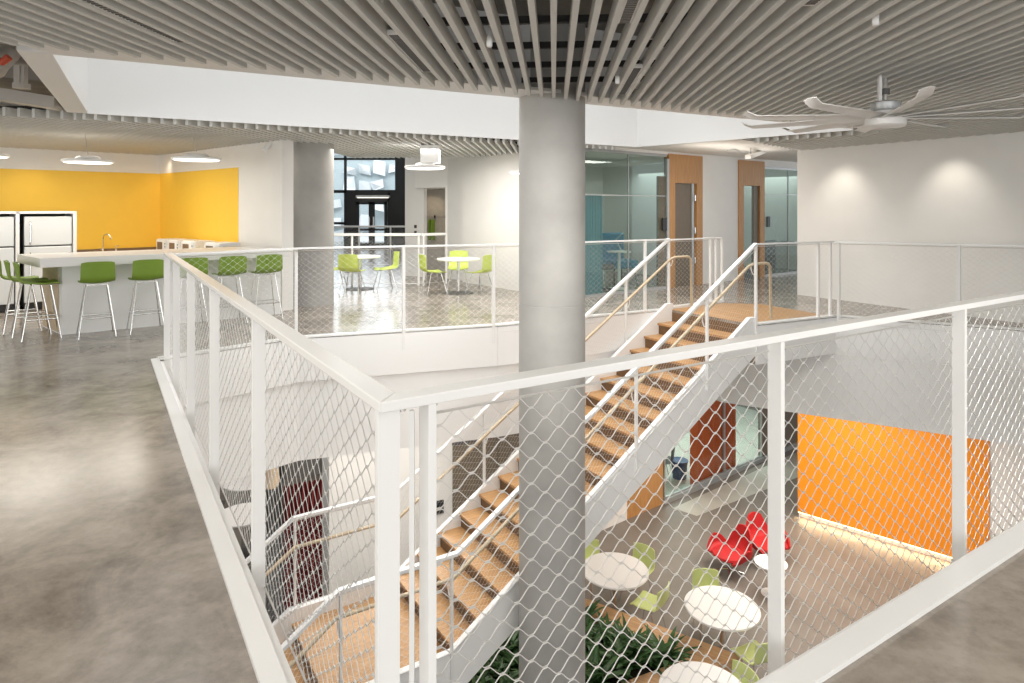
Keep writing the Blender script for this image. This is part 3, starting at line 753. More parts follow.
# refrigerators in a white cabinet
FP = V(-6.83, 10.2, 0); frd = (KC-KW0).normalized(); frn = bn
wF = .70
cab = thing('fridge_cabinet', 'white surround housing two refrigerators against the yellow wall', 'cabinet', FP-frd*.75)
o_ = cab.location.copy()
dep = .72
for dd in (0, -.72, -1.44): quad(FP+frd*(dd-.045), frd*.045, -frn*dep, 0, 1.50).build('side_panel', M['white'], cab, o_)
quad(FP-frd*1.5, frd*1.5, -frn*dep, 1.465, 1.50).build('top_panel', M['white'], cab, o_)
quad(FP-frd*1.5-frn*(dep-.02), frd*1.5, -frn*.02, 0, 1.465).build('back_panel', M['darkgrey'], cab, o_)
def fridge(p, label):
    t = thing('refrigerator', label, 'refrigerator', p, math.atan2(frd.y, frd.x), 'refrigerators in the kitchen')
    w = .60
    MB().box((0, .33, .73), (w, .58, 1.38)).build('body', M['darkgrey'], t)
    d = MB().box((0, .015, 1.20), (w, .05, .44)).build('freezer_door', M['steel'], t, bevel=.012)
    MB().tube([(-w*.38, -.012, 1.0), (-w*.38, -.05, 1.04), (-w*.38, -.05, 1.3), (-w*.38, -.012, 1.34)], .012, 8).build('handle', M['chrome'], d, smooth=True)
    d = MB().box((0, .015, .54), (w, .05, .84)).build('fridge_door', M['steel'], t, bevel=.012)
    MB().tube([(-w*.38, -.012, .45), (-w*.38, -.05, .5), (-w*.38, -.05, .82), (-w*.38, -.012, .87)], .012, 8).build('handle', M['chrome'], d, smooth=True)
    MB().box((0, .03, .06), (w, .03, .1)).build('kick_grille', M['black'], t)
fridge(FP-frd*.36-frn*.04, 'white refrigerator beside the yellow wall, the right of two')
fridge(FP-frd*1.08-frn*.04, 'white refrigerator at the left frame edge, the left of two')

# ------------------------------------------------------------------ pendants and spots
def pendant(x, y, Y, dia, label, grp, block=False):
    c = Q(x, y, Y); t = thing('pendant_lamp', label, 'lamp', c, 0, grp)
    r = dia/2
    MB().lathe([(r*.98, 0), (r, .012), (r, .03), (r*.97, .036), (r*.5, .045), (r*.47, .072), (r*.4, .085), (r*.12, .088)], n=40).build('lamp_shade', M['white'], t, smooth=True)
    MB().lathe([(r*.9, -.008), (r*.95, .004)], n=40).build('diffuser', M['lamp'], t, smooth=True)
    hz = ZC+.06-c.z
    if block:
        MB().box((.09, 0, .09+(hz-.16)/2), (.29, .29, hz-.155)).build('canopy_box', M['white'], t)
    else:
        MB().tube([(0, 0, .11), (-.05, 0, hz)], .004, 5).build('cord', M['grey'], t)
        MB().lathe([(.06, hz-.03), (.06, hz)], n=16).build('canopy', M['white'], t)
pendant(88, 162.5, 9.0, .62, 'white disc pendant lamp hanging over the bar, the middle one', 'disc lamps over the kitchen')
pendant(196.5, 160, 9.4, .66, 'white disc pendant lamp nearest the kitchen wall end', 'disc lamps over the kitchen')
pendant(-18, 156.5, 8.2, .56, 'white disc pendant lamp cut by the left frame edge', 'disc lamps over the kitchen')
pendant(425, 168.5, 10.6, .66, 'white disc pendant lamp on a box mount before the hall niche', 'disc lamps in the hall', True)
pendant(527, 173.5, 11.0, .60, 'white disc pendant lamp half hidden behind the middle column', 'disc lamps in the hall')
sl = thing('track_spotlight', 'white spotlight high on the kitchen side wall', 'spotlight', Q(268.5, 147, 9.95))
MB().tube([(0, 0, .03), (-.05, -.04, -.06)], .04, 12).build('head', M['white'], sl, smooth=True)
MB().bar((0, 0, .02), (.06, .06, .06), .03, .03).build('arm', M['white'], sl)

# ------------------------------------------------------------------ ceiling fixtures between the near slats
def slot_fix(x0, y0, x1, y1, label):
    p, q = P(x0, y0, ZC+.0), P(x1, y1, ZC+.0)
    m_ = (p+q)/2; off2 = v2(m_).dot(PS); kk = math.floor(off2/.1125)+.5; L = abs((q-p).dot(DS))
    c = PS*(kk*.1125)+DS*(m_.dot(DS))+V(0, 0, ZC+.03)
    t = thing('slot_diffuser', label, 'air vent', c, math.atan2(DS.y, DS.x), 'slot diffusers between ceiling slats')
    MB().box((0, 0, 0), (L, .075, .03)).build('frame', M['white'], t)
    m = MB()
    for i in range(int(L/.03)): m.box((-L/2+.015+i*.03, 0, -.017), (.014, .055, .004))
    m.build('slot', M['darkgrey'], t)
slot_fix(402, 37, 432, 74, 'white slot diffuser between slats left of the middle column')
slot_fix(629, -4, 625, 26, 'white slot diffuser at the top frame edge right of centre')
slot_fix(633, 70, 622, 96, 'white slot diffuser between slats just right of the column top')
slot_fix(820, -8, 798, 9, 'white slot diffuser at the top edge above the fan')
slot_fix(76, 0, 176, 45, 'long dark slot diffuser between slats at the upper left')
def cspot(x, y, label):
    p = P(x, y, ZC); kk = math.floor(v2(p).dot(PS)/.1125)+.5
    c = PS*(kk*.1125)+DS*p.dot(DS)+V(0, 0, ZC)
    t = thing('ceiling_spotlight', label, 'spotlight', c, 0, 'small spotlights among the slats')
    MB().lathe([(.015, -.03), (.018, -.025), (.018, .03)], n=16).build('head', M['white'], t, smooth=True)
    MB().tube([(0, 0, .03), (0, 0, .16)], .008, 6).build('stem', M['white'], t)
cspot(489, 42, 'small white spotlight among slats above the column left side')
cspot(611, 80, 'small white spotlight among slats right of the column top')
cspot(880, 20, 'small white spotlight among slats above the ceiling fan')

# ------------------------------------------------------------------ ceiling fan
fan = thing('ceiling_fan', 'large white ceiling fan with long thin blades hanging from slats at right', 'fan', V(2.93, 5.1, 2.25))
MB().lathe([(.02, .10), (.02, .38)], n=16).build('downrod', M['chrome'], fan, smooth=True)
MB().lathe([(.032, .19), (.032, .235)], n=16).build('junction_box', M['darkgrey'], fan)
MB().bar((-.045, 0, .1), (-.045, 0, .4), .02, .03).build('cable_cover', M['white'], fan)
MB().lathe([(.10, .06), (.105, .07), (.105, .125), (.08, .135)], n=28).build('motor_ring', M['grey'], fan, smooth=True)
MB().lathe([(.06, -.07), (.13, -.064), (.145, -.05), (.145, -.005), (.13, .01), (.10, .02), (.09, .06)], n=36).build('motor_housing', M['fan'], fan, smooth=True)
for i in range(10):
    an = math.radians(36*i); g = []
    R_ = Matrix.Rotation(an, 3, 'Z')
    for t_ in np.linspace(0, 1, 14):
        r = .10+1.0*t_; w = .050*(1-.30*t_)+.010
        up = .0 if t_ < .95 else .035*((t_-.95)/.05)
        row = []
        for q_ in np.linspace(-1, 1, 5):
            row.append(R_@Vector((r, q_*w, .018+.016*q_*(1-.5*t_)-.008*q_*q_+up)))
        g.append(row)
    MB().sheet(g, .007).build('blade', M['fan'], fan, smooth=True)

# ------------------------------------------------------------------ glazed study front with doors
def glazing(n_, p, q, z0, z1, mull, trans, label):
    t = thing('window_%d' % n_, label, 'glass wall', p); t['kind'] = 'structure'; o = v2(p)
    d = (q-p).normalized(); nrm = Vector((-d.y, d.x, 0))
    f = MB()
    for x in [None]+list(mull):
        c = p if x is None else line_at(p, d, x)
        f.bar(c+V(0, 0, z0), c+V(0, 0, z1), .014, .03, nrm)
    f.bar(p+V(0, 0, z1), q+V(0, 0, z1), .05, .05); f.bar(p+V(0, 0, z0+.02), q+V(0, 0, z0+.02), .05, .05)
    for zt in trans: f.bar(p+V(0, 0, zt), q+V(0, 0, zt), .03, .018)
    struct(f.build('window_frame', M['grey'], t, o))
    gpan = MB().hull8([p+V(0, 0, z0), q+V(0, 0, z0), q+nrm*.012+V(0, 0, z0), p+nrm*.012+V(0, 0, z0)], [p+V(0, 0, z1), q+V(0, 0, z1), q+nrm*.012+V(0, 0, z1), p+nrm*.012+V(0, 0, z1)])
    struct(gpan.build('pane', M['glass'], t, o)); return t
glazing(1, W0b, w_d1a, 0, ZW+.1, (628,), (1.78,), 'tall glass wall of the study room with blue curtain')
glazing(2, w_d2b, w_end, 0, ZW, (788,), (1.86,), 'glass wall of the office beside the second wooden door')
def oak_door(n_, p, q, zt, inner_m, label, hinge=True, head=2.04):
    t = thing('door_%d' % n_, label, 'door', (p+q)/2); t['kind'] = 'structure'; o = v2((p+q)/2); d = (q-p).normalized(); L = (q-p).length
    fw = L*.18; f = MB()
    f.add([], [])
    def blk(a0, a1, z0, z1, th=.12, sh=-.03):
        return MB().hull8([p+d*a0+wn*sh+V(0, 0, z0), p+d*a1+wn*sh+V(0, 0, z0), p+d*a1+wn*(sh+th)+V(0, 0, z0), p+d*a0+wn*(sh+th)+V(0, 0, z0)],
                          [p+d*a0+wn*sh+V(0, 0, z1), p+d*a1+wn*sh+V(0, 0, z1), p+d*a1+wn*(sh+th)+V(0, 0, z1), p+d*a0+wn*(sh+th)+V(0, 0, z1)])
    struct(blk(0, fw, 0, zt).build('door_frame', M['oak'], t, o)); struct(blk(L-fw, L, 0, zt).build('door_frame', M['oak'], t, o)); struct(blk(fw, L-fw, head, zt).build('head_panel', M['oak'], t, o))
    if hinge:
        struct(blk(fw, L-fw-.12, 0, head, .04, .02).build('door_leaf', inner_m, t, o))
        struct(blk(L-fw-.12, L-fw-.05, 0, head, .05, .0).build('leaf_edge', M['grey'], t, o)); struct(blk(L-fw-.05, L-fw, 0, head, .03, .05).build('gap', M['black'], t, o))
        m = MB()
        for z in (.5, 1.1, 1.75): m.tube([p+d*(L-fw-.06)-wn*.035+V(0, 0, z-.06), p+d*(L-fw-.06)-wn*.035+V(0, 0, z+.06)], .014, 8)
        struct(m.build('hinge', M['chrome'], t, o))
    else:
        struct(blk(fw, fw+(L-2*fw)*.68, 0, head, .012, .02).build('pane', M['glass'], t, o)); struct(blk(fw+(L-2*fw)*.68, L-fw, 0, head, .05, .01).build('door_leaf', M['brown'], t, o))
        struct(blk(fw, L-fw, .0, .2, .03, .03).build('bottom_rail', M['darkgrey'], t, o))
oak_door(1, w_d1a+wdir*.05, w_d1b, 2.60, M['brown'], 'wide oak framed doorway with dark grey brown door beside the study glass')
oak_door(2, w_d2a, w_d2b, 2.59, M['brown'], 'oak framed glass door near the blank right wall', False)
struct(MB().bar(w_d1a+wdir*.02+V(0, 0, 0), w_d1a+wdir*.02+V(0, 0, 2.5), .06, .08, wn).build('trim_7', M['grey']))
def reader(p, label):
    o = MB().hull8([p+V(0, 0, 0), p+wdir*.12, p+wdir*.12-wn*.03, p-wn*.03], [p+V(0, 0, .24), p+wdir*.12+V(0, 0, .24), p+wdir*.12-wn*.03+V(0, 0, .24), p-wn*.03+V(0, 0, .24)]).build('card_reader', M['black'], bevel=.006)
    tag(o, label, 'card reader')
wall('wall_study_jamb', line_at(W0, wdir, 658.5), line_at(W0, wdir, 665), 0, 2.16, M['brown'], .05, 1)
reader(line_at(W0, wdir, 660.5)-wn*.03+V(0, 0, 1.12), 'black card reader on the brown jamb beside the study door')
reader(line_at(W0, wdir, 765)-wn*.03+V(0, 0, 1.12), 'black card reader on the office glass beside the second oak door')
def curtain(p, q, z0, z1, m, label, folds, amp=.05, name='curtain', off=0.0):
    p, q = v2(p), v2(q); d = (q-p); n_ = Vector((-d.y, d.x, 0)).normalized(); g = []
    for t_ in np.linspace(0, 1, folds*8+1):
        c = p+d*t_+n_*(off+amp*math.sin(t_*folds*2*PI)+amp*.25*math.sin(t_*folds*3.1*PI+1)); g.append([c+V(0, 0, z) for z in (z0, (z0+z1)/2, z1)])
    o = MB().sheet(g, .008).build(name, m, smooth=True); tag(o, label, 'curtain'); return o
curtain(line_at(W0, wdir, 587), line_at(W0, wdir, 606), .02, 1.78, M['curtainblue'], 'blue pleated curtain behind the study glass beside the column', 7, .04, off=.12)
# study furniture
sofa = thing('lounge_chair', 'bright blue high backed lounge chair behind the study glass', 'chair', v2(Q(618, 0, 13.2)), .5)
MB().box((0, 0, .42), (.62, .55, .16)).build('seat', M['blue'], sofa, bevel=.03)
MB().box((0, .26, .73), (.66, .12, .62)).build('backrest', M['blue'], sofa, bevel=.04)
for sx in (-1, 1):
    for sy in (-1, 1): MB().tube([(sx*.25, sy*.2, .34), (sx*.29, sy*.25, 0)], .014, 8).build('leg', M['black'], sofa)
dk = thing('pedestal_table', 'small white pedestal table behind study glass before the blue chair', 'table', v2(Q(619, 0, 12.45)))
MB().lathe([(.22, .70), (.23, .71), (.23, .725)], n=28).build('tabletop', M['tabletop'], dk, smooth=True)
MB().lathe([(.03, .02), (.03, .70)], n=12).build('stem', M['white'], dk, smooth=True)
MB().lathe([(.18, 0), (.18, .015), (.04, .03)], n=24).build('base', M['white'], dk, smooth=True)
st = thing('task_stool', 'dark round task stool on castors behind the study glass', 'stool', v2(Q(612, 0, 12.1))+V(-.15, 0, 0))
MB().lathe([(.19, .42), (.21, .44), (.21, .47), (.18, .49)], n=24).build('seat', M['darkgrey'], st, smooth=True)
MB().lathe([(.025, .05), (.025, .43)], n=10).build('stem', M['chrome'], st)
m = MB()
for i in range(5): m.bar((0, 0, .06), (.24*math.cos(i*1.2566), .24*math.sin(i*1.2566), .03), .03, .03)
m.build('base', M['black'], st)
dl = thing('desk_lamp', 'thin white arm desk lamp on the pedestal table in the study', 'lamp', v2(dk.location)+V(.05, .05, .725))
MB().tube([(0, 0, .01), (-.1, 0, .22), (.05, 0, .36)], .008, 6).build('arm', M['white'], dl); MB().lathe([(.05, 0), (.05, .015)], n=14).build('base', M['white'], dl)
cd = thing('office_desk', 'dark desk seen through the office glass beside the oak door', 'desk', v2(Q(776, 0, 16.4)), .66)
MB().box((0, 0, .70), (1.1, .6, .03)).build('desktop', M['darkgrey'], cd)
for sx in (-1, 1): MB().box((sx*.5, 0, .34), (.04, .55, .68)).build('leg', M['darkgrey'], cd)
dl = thing('desk_lamp', 'thin pale desk lamp standing on the dark office desk', 'lamp', v2(Q(778, 0, 16.3))+V(0, 0, .716))
MB().tube([(0, 0, .01), (-.12, 0, .35), (-.05, 0, .55)], .01, 6).build('arm', M['white'], dl); MB().lathe([(.06, 0), (.06, .015)], n=14).build('base', M['white'], dl)
# linear lamp and conduit in the corridor ceiling
ll = thing('linear_lamp', 'long beige linear lamp hanging before the second oak door', 'lamp', Q(757, 152, 12.2))
pA, pB = Q(748, 157, 11.6)-ll.location, Q(765, 150.5, 12.9)-ll.location
MB().bar(pA, pB, .10, .07).build('housing', M['wall'], ll)
MB().tube([pA*.7, pA*.7+V(0, 0, .14)], .006, 5).tube([pB*.7, pB*.7+V(0, 0, .12)], .006, 5).build('hanger', M['grey'], ll)
cdt = MB().tube([Q(727, 150.5, 11.7), Q(735, 149.5, 11.9), Q(742, 152, 12.2), Q(748, 152, 12.4)], .012, 6).build('ceiling_conduit', M['grey'], smooth=True)
tag(cdt, 'thin grey conduit under the corridor ceiling near the linear lamp', 'conduit')

# ------------------------------------------------------------------ hall tables and lime chairs
def cafe_table(loc, dia, h, label, grp, base='disc'):
    t = thing('cafe_table', label, 'table', loc, 0, grp); r = dia/2
    MB().lathe([(r*.985, h-.028), (r, h-.02), (r, h-.006), (r*.99, h)], n=48).build('tabletop', M['tabletop'], t, smooth=True)
    MB().lathe([(.03, .015), (.03, h-.028)], n=16).build('stem', M['chrome'], t, smooth=True)
    MB().lathe([(.27, 0), (.27, .008), (.05, .02)], n=32).build('base', M['darkgrey'], t, smooth=True)
    return t
tB = v2(P(458.5, 293, 0)); tA = v2(P(360, 289, 0))
cafe_table(tB, .78, .63, 'white round cafe table beside the hall wall end', 'white cafe tables in the hall')
cafe_table(tA, .78, .63, 'white round cafe table nearest the round concrete column', 'white cafe tables in the hall')
hc = make_chair('shell_chair', 'lime green shell chair half hidden by the concrete column', 'chair', 'lime chairs in the hall', M['lime'], .40, .33, .38, .36, base=.19, lr=.008)
def put(src, loc, facing, label, group=None):
    rz = math.atan2(facing[1], facing[0])-PI/2
    if not src.get('used'): src['used'] = 1; src.location = loc; src.rotation_euler = (0, 0, rz); tag(src, label, None, group); return src
    return dup(src, loc, rz, label, group)
put(hc, v2(Q(336, 0, 12.3)), (1, .1), 'lime green shell chair half hidden by the concrete column')
put(hc, v2(Q(352.5, 0, 11.9)), (.12, 1), 'lime green shell chair with its back to us beside the column')
put(hc, v2(Q(385, 0, 12.3)), (-1, -.45), 'lime green shell chair seen from the side, right of the left table')
put(hc, v2(Q(434, 0, 11.75)), (1, .5), 'lime green shell chair left of the right hall table')
put(hc, v2(Q(458, 0, 12.45)), (.02, -1), 'lime green shell chair behind the right hall table, facing us')
put(hc, v2(Q(480, 0, 11.7)), (-1, .75), 'lime green shell chair right of the right hall table')

# ------------------------------------------------------------------ niche and facade at the far end
NA = V(-1.42, 14.3, 0)
wall('wall_niche_head', v2(Q(415, 0, 14.6)), NA, 2.0, 4.6, M['wall'], .1)
wall('wall_niche_pier', v2(Q(405, 0, 14.9)), v2(Q(424, 0, 14.6)), 0, 4.6, M['wall'], .1)
wall('wall_niche_back', v2(Q(420, 0, 15.6)), v2(Q(450, 0, 15.6)), 0, 2.0, M['deckwood'] if False else mat('niche_board', (.50, .46, .40), .6, noise=.08, scale=10), .05)
struct(MB().prism([v2(Q(415, 0, 14.65)), NA, v2(Q(452, 0, 15.6)), v2(Q(418, 0, 15.6))], 2.0, 2.05).build('ceiling_niche', M['wall']))
wall('wall_niche_side', NA, v2(Q(450, 0, 15.6)), 0, 2.0, M['wall'], .05)
spot('niche_lamp', Q(432, 189, 15.0), Q(432, 215, 15.55), 9, (1, .8, .55), 80)
hk = thing('coat_hook_rail', 'row of dark coat hooks on the niche board', 'coat rack', Q(435, 217, 15.58))
m = MB()
for dx in (-.26, 0, .26): m.tube([(dx, 0, 0), (dx, -.05, -.01), (dx, -.06, .04)], .02, 6)
m.build('hook', M['black'], hk); MB().box((0, -.005, 0), (.7, .012, .05)).build('backing', mat('hook_board', (.42, .38, .33), .6), hk)
g = [[Q(x, y, 15.5)+V(0, .03*math.sin(i*2.1), 0) for y in (240, 230, 219.5)] for i, x in enumerate((428.5, 430, 431.5, 433, 434.5))]
o = MB().sheet(g, .03).build('hanging_apron', M['stoolgreen'], smooth=True); tag(o, 'green cloth hanging from the middle coat hook in niche', 'cloth')
sw = MB().box(Q(415.5, 226.5, 14.72), (.06, .03, .07)).build('wall_switch', M['black']); tag(sw, 'upper black wall switch beside the niche', 'switch', 'wall switches beside the niche')
sw = MB().box(Q(415.5, 232.5, 14.72), (.06, .03, .07)).build('wall_switch', M['black']); tag(sw, 'lower black wall switch beside the niche', 'switch', 'wall switches beside the niche')
# black framed glass facade with double door
YF = 26.0
fx = lambda x: (x-512)/F*YF
fzf = lambda y: EYE-(y-HZ)/F*YF
fac = thing('window_3', 'tall black framed glass entrance facade beyond the hall', 'window', V(fx(365), YF, 0)); fac['kind'] = 'structure'
fo = fac.location.copy()
m = MB()
def fbar(x0, y0, x1, y1, d=.16): m.box(((fx(x0)+fx(x1))/2, YF, (fzf(y0)+fzf(y1))/2), (abs(fx(x1)-fx(x0)), d, abs(fzf(y1)-fzf(y0))))
for x in (320, 345.5): fbar(x-1, 120, x+1, 252)
fbar(395.5, 120, 407, 252, .2)
fbar(320, 158, 400, 160); fbar(320, 190, 400, 193); fbar(320, 222, 346, 224.5)
fbar(346, 193, 357, 252); fbar(388, 193, 398, 252); fbar(357, 193, 390, 202)
struct(m.build('window_frame', M['black'], fac, fo))
struct(MB().box((fx(365), YF+.02, 2.6), (fx(407)-fx(320), .012, 5.4)).build('pane', M['glassout'], fac, fo))
hd = thing('door_3', 'black double door with glass panes in the entrance facade', 'door', V(fx(373), YF-.1, 0)); hd['kind'] = 'structure'; ho = hd.location.copy()
for x0, x1 in ((357, 372.5), (372.5, 388)):
    m = MB(); y_ = YF-.12
    def db(xa, ya, xb, yb): m.box(((fx(xa)+fx(xb))/2, y_, (fzf(ya)+fzf(yb))/2), (abs(fx(xb)-fx(xa)), .07, abs(fzf(ya)-fzf(yb))))
    db(x0, 202, x0+3, 246.5); db(x1-3, 202, x1, 246.5); db(x0, 202, x1, 204.5); db(x0, 228.5, x1, 230.5); db(x0, 243, x1, 246.5)
    dl_ = struct(m.build('door_leaf', M['black'], hd, ho))
    struct(MB().tube([V(fx(372.5+(-2 if x0 < 360 else 2)), y_-.08, .8), V(fx(372.5+(-2 if x0 < 360 else 2)), y_-.08, 1.2)], .03, 8).build('door_handle', M['chrome'], dl_, ho))
wl = thing('linear_lamp', 'white linear lamp above the black entrance double door', 'lamp', V(fx(374), YF-.19, fzf(196.5)))
MB().box((0, 0, 0), (fx(391)-fx(358), .2, .09)).build('housing', M['white'], wl); MB().box((0, 0, -.05), (fx(391)-fx(358)-.1, .12, .02)).build('diffuser', M['lamp'], wl)
# side walls and roof of the entrance hall
wall('wall_entry_right', v2(Q(407, 0, 26)), v2(Q(407, 0, 14.95)), 0, 5.4, M['wall'], .1, 1)
wall('wall_entry_left', V(-10.5, 26, 0), V(-8.5, 15, 0), 0, 5.4, M['wall'], .1, -1)
struct(MB().prism([(-10.6, 26.2), (-10.6, 13.6), (-1, 14.4), (-1, 26.2)], 5.4, 5.5).build('ceiling_entry', M['wall']))
# building across the street
nb = thing('office_building', 'pale building with tilted white panels seen through the entrance facade', 'building', V(-9, 40, ZG))
nb_o = nb.location.copy(); rn = random.Random(3)
MB().box((-9, 41, 4), (30, 1.5, 17)).build('wall', M['facadeglass'], nb, nb_o)
m = MB()
for i in range(30):
    for j in range(15):
        x, z = -22+i*.9, -4+j*1.1
        if rn.random() < .2: continue
        dx, dz = rn.uniform(-.2, .2), rn.uniform(-.25, .25)
        w, h = .72, rn.uniform(.4, .9)
        c = [V(x, 40.1-rn.uniform(0, .8), z), V(x+w, 40.1-rn.uniform(0, .8), z+dz), V(x+w+dx, 40.1-rn.uniform(0, .8), z+h+dz), V(x+dx, 40.1-rn.uniform(0, .8), z+h)]
        m.hull8(c, [p+V(0, .15, 0) for p in c])
m.build('cladding', M['facade'], nb, nb_o)

# ------------------------------------------------------------------ lower floor
ld = thing('door_4', 'grey brown double door on the lower floor beyond the staircase', 'door', v2(line_at(GA, G2, 485))+V(0, 0, ZG)); ld['kind'] = 'structure'; lo_ = ld.location.copy()
da, dm, db_ = line_at(GA, G2, 452), line_at(GA, G2, 497), line_at(GA, G2, 540)
gn2 = Vector((-G2.y, G2.x, 0)); gn2 = gn2 if gn2.y < 0 else -gn2
def lblk(p, q, z0, z1, th): return MB().hull8([p+V(0, 0, z0), q+V(0, 0, z0), q+gn2*th+V(0, 0, z0), p+gn2*th+V(0, 0, z0)], [p+V(0, 0, z1), q+V(0, 0, z1), q+gn2*th+V(0, 0, z1), p+gn2*th+V(0, 0, z1)])
for p, q in ((da, dm), (dm, db_)):
    e = (q-p).normalized()*.008
    struct(lblk(p+e, q-e, ZG+.01, ZG+2.18, .03).build('door_leaf', M['brown'], ld, lo_))
struct(lblk(da, db_, ZG+2.18, ZG+2.22, .035).build('door_frame', M['darkgrey'], ld, lo_))
cr = lblk(line_at(GA, G2, 435), line_at(GA, G2, 443), Q(0, 516, 10.4).z, Q(0, 503, 10.4).z, .03).build('card_reader', M['black']); tag(cr, 'black card reader beside the lower double door', 'card reader')
# curtains and glass
c0 = line_at(GA, G2, 283)
curtain(line_at(GA, G2, 284), line_at(GA, G2, 323), ZG+.03, -2.45, M['curtainred'], 'dark red pleated curtain beyond the lower stair landing', 8, .045, off=0)
struct(MB().bar(g_cur+V(0, 0, ZG), g_cur+V(0, 0, ZF), .08, .1, G2).build('trim_8', M['grey']))
wall('wall_lower_head', line_at(GA, G2, 284), g_cur, -2.35, ZF, M['darkgrey'], .05, 1)
curtain(v2(Q(258, 0, 9.6)), v2(Q(284, 0, 9.55)), ZG+.03, -2.0, M['curtaingrey'], 'grey pleated curtain left of the dark red curtain', 6, .04)
lg = thing('window_4', 'lower floor glass wall in front of the orange curtain', 'glass wall', v2(g_win)+V(0, 0, ZG)); lg['kind'] = 'structure'; lgo = lg.location.copy()
m = MB()
for x in (664, 724, 761): 
    c = line_at(GA, gd, x); m.bar(c+V(0, 0, ZG), c+V(0, 0, ZF), .03, .05, gn)
m.bar(g_win+V(0, 0, ZG+.11), g_br0+V(0, 0, ZG+.11), .05, .04)
struct(m.build('window_frame', M['grey'], lg, lgo))
struct(MB().hull8([g_win+V(0, 0, ZG), g_br0+V(0, 0, ZG), g_br0+gn*.012+V(0, 0, ZG), g_win+gn*.012+V(0, 0, ZG)], [g_win+V(0, 0, ZF), g_br0+V(0, 0, ZF), g_br0+gn*.012+V(0, 0, ZF), g_win+gn*.012+V(0, 0, ZF)]).build('pane', M['glass'], lg, lgo))
curtain(line_at(GA, gd, 697)+gn*.15, line_at(GA, gd, 741)+gn*.15, ZG+.03, -1.7, M['curtainorange'], 'bright orange pleated curtain behind the lower glass wall', 8, .05)
bn2 = thing('waste_bin', 'dark blue bin behind the lower glass beside the orange curtain', 'bin', v2(line_at(GA, gd, 702)+gn*.6)+V(0, 0, ZG))
MB().lathe([(.15, 0), (.18, .36), (.19, .38)], n=20).build('body', M['navy'], bn2, smooth=True); MB().lathe([(.195, .38), (.195, .40), (.1, .42)], n=20).build('lid', M['navy'], bn2, smooth=True)
dkc = make_chair('office_chair', 'black chair behind the lower glass left of the orange curtain', 'chair', 'black chairs behind the lower glass', M['black'], .45, .36, .46, .42)
dkc.location = v2(line_at(GA, gd, 690)+gn*.75)+V(0, 0, ZG); dkc.rotation_euler = (0, 0, 1.2)
dup(dkc, v2(line_at(GA, gd, 683)+gn*2.4)+V(0, 0, ZG), -.8, 'black chair deeper in the glass room than the other black one')
tbl = thing('meeting_table', 'long wood table inside the lower glass room', 'table', v2(line_at(GA, gd, 684)+gn*1.55)+V(0, 0, ZG), .66)
MB().box((0, 0, .72), (1.5, .5, .035)).build('tabletop', M['oak'], tbl)
for sx in (-1, 1): MB().box((sx*.6, 0, .35), (.05, .4, .7)).build('leg', M['black'], tbl)

# tables and lime chairs
T1, T2, T3 = (v2(P(x, y, -3.78))+V(0, 0, ZG) for x, y in ((615, 569.5), (722, 606.5), (704, 692)))
cafe_table(T1, .98, .72, 'white round table beside the middle column on the lower floor', 'white round tables on the lower floor')
cafe_table(T2, .98, .72, 'white round table in front of the red lounge chairs', 'white round tables on the lower floor')
cafe_table(T3, .98, .72, 'white round table cut by the bottom frame edge', 'white round tables on the lower floor')
lc = make_chair('shell_chair', '', 'chair', 'lime chairs on the lower floor', M['limepale'], .44, .32, .40, .38, base=.19, lr=.008)
def around(T, ang, r, label):
    d = V(math.cos(ang), math.sin(ang), 0); put(lc, T+d*r, -d, label)
around(T1, math.radians(112), .58, 'pale lime shell chair behind the first table beside the column')
around(T1, math.radians(48), .60, 'pale lime shell chair at the back right of the column table')
around(T1, math.radians(-38), .54, 'pale lime shell chair at the front right of the column table')
around(T2, math.radians(88), .60, 'pale lime shell chair between the second table and red lounge chair')
around(T2, math.radians(-66), .56, 'pale lime shell chair at the front right of second round table')
around(T3, math.radians(30), .44, 'pale lime shell chair by the bottom frame edge table')

# red lounge chairs
def swan(label):
    t = thing('lounge_chair', label, 'chair', (0, 0, 0), 0, 'red lounge chairs'); g = []
    def hgt(p):
        k = abs(p)
        return float(np.interp(k, [0, .35, .62, .85, 1.15, 1.5, 1.85, 2.25], [.82, .79, .60, .40, .54, .585, .48, .36]))
    for p in np.linspace(-2.25, 2.25, 49):
        row = []
        for v in np.linspace(0, 1, 9):
            r = .10+.27*min(1, v*2.2)**.6+.045*max(0, v-.4)
            z = .30+(hgt(p)-.30)*v**1.4
            bk_ = .07*max(0, v-.5)*max(0, math.cos(p))
            row.append((r*1.05*math.sin(p), -(r+bk_)*math.cos(p), z))
        g.append(row)
    MB().sheet(g, .035).build('shell', M['red'], t, smooth=True)
    MB().lathe([(.05, .30), (.28, .315), (.325, .35), (.31, .385), (.1, .40)], n=32).build('seat_cushion', M['red'], t, smooth=True)
    MB().lathe([(.025, .05), (.025, .31)], n=12).build('stem', M['chrome'], t, smooth=True)
    for i in range(4):
        a = PI/4+i*PI/2
        MB().tube([(0, 0, .07), (.15*math.cos(a), .15*math.sin(a), .04), (.29*math.cos(a), .29*math.sin(a), .012)], [.018, .014, .01], 8).build('leg', M['chrome'], t, smooth=True)
    return t
rc = swan('red curved lounge chair turned away, behind the second round table')
rc.location = v2(P(729, 572, ZG))+V(0, .0, ZG); rc.rotation_euler = (0, 0, math.radians(118)); rc.scale = (.85, .85, .85)
rc2 = dup(rc, v2(P(768, 562, ZG))+V(0, 0, ZG), math.radians(200), 'red curved lounge chair facing us beside the white side table')
st_ = thing('side_table', 'small white round side table before the right red chair', 'table', v2(P(771, 563, -4.02))+V(0, 0, ZG))
MB().lathe([(.24, .47), (.245, .478), (.245, .49)], n=32).build('tabletop', M['tabletop'], st_, smooth=True)
